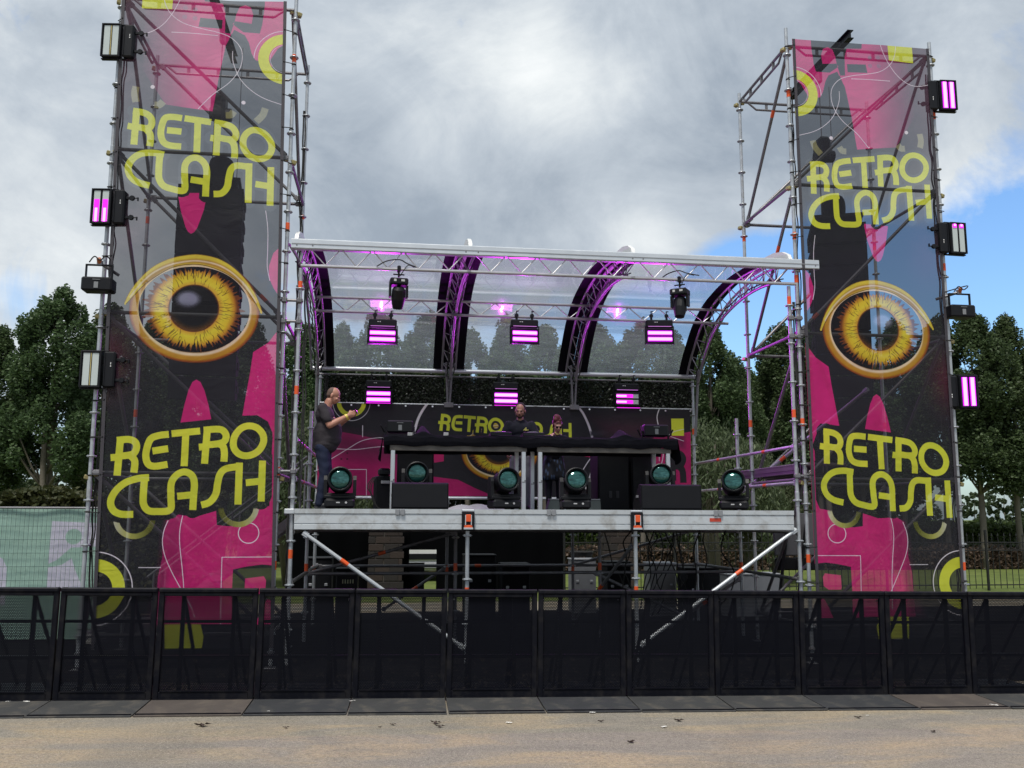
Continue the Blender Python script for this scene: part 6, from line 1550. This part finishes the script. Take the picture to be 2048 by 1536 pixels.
for i, xp in enumerate(piers[:2]):
    t = thing('brick_pier', 'weathered brick pier seen under the stage, ' + ('left, beside the white vehicle gap' if i == 0 else 'right, at the start of the railings'), 'pier', (xp, YF, 0), group='brick piers of the boundary')
    mb = MB(); mb.box((0, 0, .95), (.80, .60, 1.9)); mb.build('mortar_core', mat('mortar', (.09, .08, .07), .95, 0, .2, 9, .4, 30), t)
    for r in range(10):
        z = .09+r*.19; off = (r % 2)*.19
        for s in (-1, 1):
            xx = -.41+off*.0; xs_ = [-.23, .16, .365] if r % 2 == 0 else [-.345, -.06, .30]
            wd = [.36, .36, .0] if r % 2 == 0 else [.17, .36, .30]
            for j in range(3 if r % 2 else 3):
                if r % 2 == 0 and j == 2: o = inst('brick', rb.choice(bs_), t, (.352, s*.245, z+rb.uniform(-.004, .004))); o.scale = (.55, 1, 1); o.location.x = .392; continue
                o = inst('brick', rb.choice(bs_ if wd[j] == .17 else bm_), t, (xs_[j], s*(.245+rb.uniform(-.003, .004)), z))
        for s in (-1, 1): o = inst('brick', rb.choice(bm_), t, (s*.345, 0, z), (0, 0, math.pi/2)); o.location.x = s*.34; o.scale = (.8, 1, 1)
    mb = MB(); mb.box((0, 0, 1.95), (.96, .76, .10), b=.02); mb.build('cap_stone', mat('concrete', (.3, .29, .27), .9), t)
SH = mat('dark_backdrop', (.0022, .0024, .003), .95, 0, .3, 2, .5, 8, spec=.03)  # near-black sheet stands in for the dark building behind the piers
sh = thing('dark_backdrop', 'black backdrop standing in for the dark building between the brick piers under the stage', 'sheeting', (0, 25.1, 0))
xg0, xg1 = tx(820, 25.1), tx(874, 25.1); xs0, xs1 = tx(575, 25.1), tx(1128, 25.1)
for (a0, a1) in ((xs0, xg0), (xg1, xs1)):
    mb = MB(); mb.grid(lambda u, v: (a0+(a1-a0)*u, 25.1+.03*math.sin(u*(a1-a0)*9)*(1-.4*v), .02+2.1*v), 80, 6); mb.build('sheet', SH, sh, world=True, smooth=True)
mb = MB(); mb.box(((xg0+xg1)/2, 25.12, 1.63), (xg1-xg0+.02, .012, .98)); mb.build('sheet', SH, sh, world=True)
mb = MB(); mb.box((xg0+.2, 25.12, .40), (.42, .012, .80)); mb.build('sheet', SH, sh, world=True)
mb = MB(); mb.tube((xs0, 25.14, 2.12), (xs1, 25.14, 2.12), .02, 6); mb.build('rail', STEELD, sh, world=True)
# white van beyond the gap
vx = tx(846, 29.5); vn = thing('white_van', 'white van partly visible through the gap in the black backdrop', 'van', (vx, 29.5, 0))
VW = mat('white_car_paint', (.72, .73, .72), .3, 0, .04, 3, coat=.6)
mb = MB(); mb.prism([(-1.0, .35), (-1.0, 1.0), (-.86, 1.15), (-.70, 1.95), (.70, 1.95), (.86, 1.15), (1.0, 1.0), (1.0, .35)], 29.5, 33.9, 'XZ'); vb = MB(); vb.v = [(x+vx, y, z) for x, y, z in mb.v]; vb.f = mb.f; vb.build('body', VW, vn, world=True)
mb = MB(); mb.prism([(vx-.80, 1.18), (vx-.66, 1.75), (vx+.66, 1.75), (vx+.80, 1.18)], 29.47, 29.495, 'XZ'); mb.build('windscreen', mat('van_glass', (.30, .33, .33), .08), vn, world=True)
for s in (-1, 1):
    mb = MB(); mb.box((vx+s*.80, 29.46, .78), (.24, .06, .16), b=.02); mb.build('headlight', mat('lamp_glass', (.6, .6, .6), .1), vn, world=True)
    for y in (30.2, 33.1): mb = MB(); mb.lathe([(.0, -.1), (.2, -.1), (.33, -.09), (.34, 0), (.33, .09), (.0, .1)], (vx+s*.9, y, .34), 'X', 16); mb.build('wheel', RUBBER, vn, world=True)
mb = MB(); mb.box((vx, 29.46, .50), (1.7, .08, .2), b=.03); mb.build('bumper', GREY, vn, world=True); mb = MB(); mb.box((vx, 29.455, .78), (.9, .04, .18), b=.01); mb.build('grille', BLACK, vn, world=True)
# equipment under and behind the stage
def crate(name, label, px0, px1, pyt, Y, d, m, cat, lid=True, group=None):
    x0, _, zt = at(px0, pyt, Y); x1 = at(px1, pyt, Y)[0]; t = thing(name, label, cat, ((x0+x1)/2, Y, 0), group=group); w = x1-x0
    mb = MB(); mb.box((0, d/2, zt/2), (w, d, zt), b=.02); mb.build('body', m, t)
    if lid: mb = MB(); mb.box((0, d/2, zt+.012), (w+.03, d+.03, .03), b=.008); mb.build('lid', BLACK if m in (BLACK, BLACKM) else GREY, t)
    for s in (-1, 1): mb = MB(); mb.box((s*w*.3, -.008, zt*.6), (.06, .014, .05), b=.004); mb.build('latch', STEEL, t)
GCB = mat('grey_cabinet', (.20, .21, .23), .5, .2)
crate('power_cabinet', 'grey power cabinet topped with coiled cable right of the black backdrop', 1145, 1192, 1120, 19.5, .5, GCB, 'cabinet')
mb = MB(); cxp, _, czp = at(1168, 1118, 19.5)
for k in range(5): mb.path([(cxp+(.22+.01*k)*math.cos(t*.6283), 19.75+(.16+.01*k)*math.sin(t*.6283), czp+.05+.022*k) for t in range(10)], .012, 5, closed=True)
o = mb.build('cable_coil', RUBBER); tag(o, 'black cable coiled on top of the grey power cabinet', 'cable')
crate('flight_case', 'black flight case under the stage at the left with pale stencil', 672, 716, 1140, 17.0, .5, BLACK, 'flight case')
x0, _, z0 = at(690, 1163, 16.97); lt = MB()
for k in range(5): lt.box((x0-.04+k*.045, 16.97, z0), (.022, .004, .07)); 
o = lt.build('stencil', mat('pale_stencil', (.35, .36, .25), .7)); 
_c = [q_ for q_ in COL.objects if q_.get('label', '') == 'black flight case under the stage at the left with pale stencil'][0]; o.parent = _c; o.location = tuple(-v for v in _c.location)
o['label'] = 'pale stencilled bars'
crate('equipment_case', 'long low grey equipment case behind the right stage brace', 1455, 1560, 1150, 18.4, .6, GCB, 'case', group=None)
crate('equipment_case', 'pale grey equipment box between the right middle stage legs', 1300, 1352, 1128, 18.6, .5, mat('pale_cabinet', (.33, .34, .34), .5, .2), 'case')
for (a_, b_, t_, Y_, lb_) in ((612, 664, 1118, 18.2, 'dark equipment case under the left end of the stage'), (930, 992, 1112, 18.8, 'wide dark equipment case under the stage behind the left middle leg'), (1004, 1060, 1130, 18.3, 'low dark equipment case under the middle of the stage'), (1215, 1262, 1126, 18.0, 'dark equipment case just left of the right middle stage leg'), (1372, 1440, 1138, 17.9, 'low dark equipment case left of the right stage brace')):
    crate('flight_case', lb_, a_, b_, t_, Y_, .6, BLACKM, 'flight case', group='dark cases stored under the stage')
# slanting grey ramp leaning in the right tower
t = thing('loading_ramp', 'grey loading ramp folded up inside the foot of the right tower', 'ramp', (6.5, 15.9, 0))
RM = mat('ramp_grey', (.14, .14, .15), .6, .2)
x0 = tx(1545, 15.9); x1 = tx(1640, 15.9)
mb = MB(); mb.box(((x0+x1)/2, 15.9, 1.72), (x1-x0, .06, .75), (rad(-8), 0, 0), .01); mb.build('ramp_panel', RM, t, world=True)
mb = MB(); mb.box(((x0+x1)/2, 15.86, 1.20), (x1-x0, .09, .22), b=.02); mb.build('ramp_hinge', BLACK, t, world=True)
for s in (0, 1):
    mb = MB(); mb.tube((x0+.25+s*.35, 15.84, 1.9), (x0-.15+s*.35, 15.6, .05), .03, 6); mb.build('leg', BLACK, t, world=True)
# hanging cables under the right half of the stage
t = thing('cable_bundle', 'tangle of black cables hanging under the right half of the stage', 'cables', (4.6, 16.5, 1.8)); rc = random.Random(6)
for k in range(16):
    xa_ = rc.uniform(3.7, 5.8); y_ = rc.uniform(15, 17.6); pts = [(xa_, y_, 1.8)]; z_ = 1.8; x_ = xa_
    for j in range(6): z_ -= rc.uniform(.18, .36); x_ += rc.uniform(-.14, .14); pts.append((x_, y_+rc.uniform(-.08, .08), max(.05, z_)))
    mb = MB(); mb.path([tuple(p) for p in smoothcurve(pts, 5)], .012, 5); mb.build('cable', RUBBER, t, world=True)
# sloping black floor cover behind the barriers and the stair at the left
mb = MB(); mb.add([(4.2, 14.0, .55), (7.0, 14.0, .42), (7.0, 15.8, .25), (3.6, 15.8, .3), (4.2, 14, .5), (7, 14, .38), (7, 15.8, .2), (3.6, 15.8, .25)], [(0, 1, 2, 3), (4, 7, 6, 5), (0, 4, 5, 1), (1, 5, 6, 2), (2, 6, 7, 3), (3, 7, 4, 0)]); 
stp = thing('stage_stair', 'light aluminium stair with double handrails between left tower and stage', 'stair', (-2.7, 16.4, 0))
for k in range(8): mb = MB(); mb.box((-3.85+k*.32, 16.4, .255*(k+1)), (.30, .74, .04), b=.006); mb.build('tread', mat('stair_tread', (.14, .14, .15), .6, .4), stp, world=True)
for yy in (16.0, 16.8):
    mb = MB(); mb.box((-2.72, yy, 1.08), (3.2, .04, .15), (0, -math.atan(.797), 0)); mb.build('stringer', STEELD, stp, world=True)
    mb = MB(); mb.tube((-3.9, yy, 1.02), (-1.40, yy, 3.02), .021, 8); mb.build('handrail', STEELD, stp, world=True)
    for xx, z in ((-3.8, .2), (-2.6, 1.2), (-1.5, 2.0)): mb = MB(); mb.tube((xx, yy, z), (xx, yy, z+.9), .018, 8); mb.build('post', STEELD, stp, world=True)
# added black sheet that darkens the ground behind the barriers and under the stage
mb = MB(); mb.grid(lambda u, v: (-14+32*u, 11.55+8.6*v, gz(-14+32*u, 11.55+8.6*v)+.012+.004*math.sin(u*90)*math.sin(v*30)), 60, 20); o = mb.build('added_dark_sheet', mat('ground_darkening_black', (.006, .006, .007), .95, 0, .4, 2, .5, 10, dirt=(.022, .02, .018, .4), dirtscale=1.2, spec=.03), kind='structure')
# white tarp bundle on the deck behind the table
t = thing('folded_tarp', 'crumpled white tarp lying at the back of the deck', 'tarp', (*at(950, 1010, 16.9)[:2], DZ)); mb = MB(); mb.grid(lambda u, v: (-.55+1.1*u, -.25+.5*v, .02+.09*math.sin(math.pi*u)**.5*math.sin(math.pi*v)**.5*(1+.25*math.sin(u*19+v*7))), 30, 14); mb.build('sheet', mat('white_tarp', (.42, .43, .45), .6), t, smooth=True)
for px, lb in ((1105, 'small grey floor box on deck below the woman'), (1187, 'small grey floor box on deck beside the dark speakers')):
    x, y, z = at(px, 1000, 14.7); t = thing('floor_box', lb, 'box', (x, y, DZ)); mb = MB(); mb.prism([(-.1, 0), (-.06, .16), (.09, .16), (.1, 0)], -.1, .12, 'XZ'); mb.build('body', mat('grey_foam', (.10, .12, .12), .8), t); mb = MB(); mb.box((.015, .0, .175), (.15, .2, .02), b=.004); mb.build('lid', GREY, t)
# ------------------------------------------------------------------ litter and leaves on the yard
rl = random.Random(12); LF = mat('dead_leaf_brown', (.045, .03, .022), .9); 
for i, (px, py, s, lb) in enumerate(((405, 1458, .07, 'flat brown dead leaf clump on the yard at the left'), (872, 1448, .055, 'curled dark dead leaf on the yard below the third barrier from the left stage leg'), (880, 1455, .045, 'second curled dark leaf lying just beside the first'), (760, 1457, .02, 'tiny dark leaf scrap left of the curled pair'), (786, 1452, .03, 'thin brown twig leaf left of the curled pair'), (1202, 1441, .035, 'dark leaf near the plates below the middle of the stage'), (1358, 1438, .05, 'curled dark leaf near the plates right of the middle'), (1262, 1482, .045, 'flat brown leaf in the open yard right of the middle'), (1866, 1455, .035, 'upright dark leaf tip on the yard at the right'), (572, 1460, .03, 'small dark leaf on the yard right of the leaf clump'), (1716, 1428, .04, 'small dark pebble against the plate edge at the right'), (1060, 1384, .03, None))):
    if lb is None: continue
    d = sight(px, py); tt = (-.03-HC)/d[2]; x, y = d[0]*tt, d[1]*tt
    mb = MB(); a = rl.uniform(0, 6.28); mb.grid(lambda u, v: ((u-.5)*s*2.4*(1-abs(v-.5)*1.2), (v-.5)*s*1.3*math.sin(math.pi*min(1, max(0, u*.96+.02))), .004+s*.35*abs(u-.5)+s*.25*math.sin(v*5+u*9)*.5+s*.1), 6, 4)
    o = mb.build('dead_leaf', LF, smooth=True); o.location = (x, y, gz(x, y)+.004); o.rotation_euler = (0, 0, rl.uniform(-.6, .6)); tag(o, lb, 'leaf', 'dead leaves on the yard')
WP = mat('white_litter', (.72, .71, .68), .7)
for i, (px, py, s, lb) in enumerate(((17, 1411, .03, 'white paper scrap on the far left barrier plate'), (52, 1411, .035, 'second white paper scrap on the far left barrier plate'), (536, 1421, .022, 'white scrap on the dark plate below the fourth barrier'), (704, 1402, .035, 'crumpled white paper wedged between two barriers'), (692, 1396, .03, 'white strip stuck to the barrier foot left of the crumpled paper'), (1018, 1446, .03, 'pale straw on the yard below the middle'), (1328, 1451, .03, 'white scrap on the yard right of the middle'), (1747, 1383, .05, 'white tape at the foot of the right hand barrier'), (1983, 1394, .06, 'white tape lying before the far right barrier'), (1734, 1416, .015, 'tiny white dot of litter on the right plates'), (1310, 1402, .02, 'white crumb of litter on the plate below the right brace'), (1185, 1416, .03, 'pale scuffed scrap on the plate right of the middle'))):
    d = sight(px, py); zz_ = 1.0 if False else (.01 if py < 1425 else -.03); tt = (zz_-HC)/d[2]; x, y = d[0]*tt, d[1]*tt
    if py < 1425:
        z = gz(x, y)+.034-(10.68-y)*.035; z = gz(x, y)+.03+(-.028*(10.68-y)/.8)
    else: z = gz(x, y)+.004
    mb = MB(); mb.grid(lambda u, v: ((u-.5)*s*2, (v-.5)*s*.9, .003+s*.22*abs(math.sin(u*7+v*4))), 6, 3); o = mb.build('paper_scrap', WP, smooth=False); o.location = (x, y, max(z, gz(x, y)+.006)); o.rotation_euler = (0, 0, rl.uniform(-.5, .5)); tag(o, lb, 'litter', 'white litter along the barrier foot')
mb = MB(); 
for k in range(2600):
    x, y = rl.uniform(-4.5, 7.5), rl.uniform(6.2, 9.8); s = rl.uniform(.002, .006); z = gz(x, y)+s*.3
    mb.add([(x-s, y, z), (x, y-s*.8, z), (x+s, y+s*.2, z), (x, y+s, z), (x, y, z+s*.9)], [(0, 1, 4), (1, 2, 4), (2, 3, 4), (3, 0, 4)])
o = mb.build('gravel', mat('loose_grit', (.30, .26, .20), .9, 0, .5, 30), kind='stuff'); o['label'] = 'loose grit scattered over the yard'
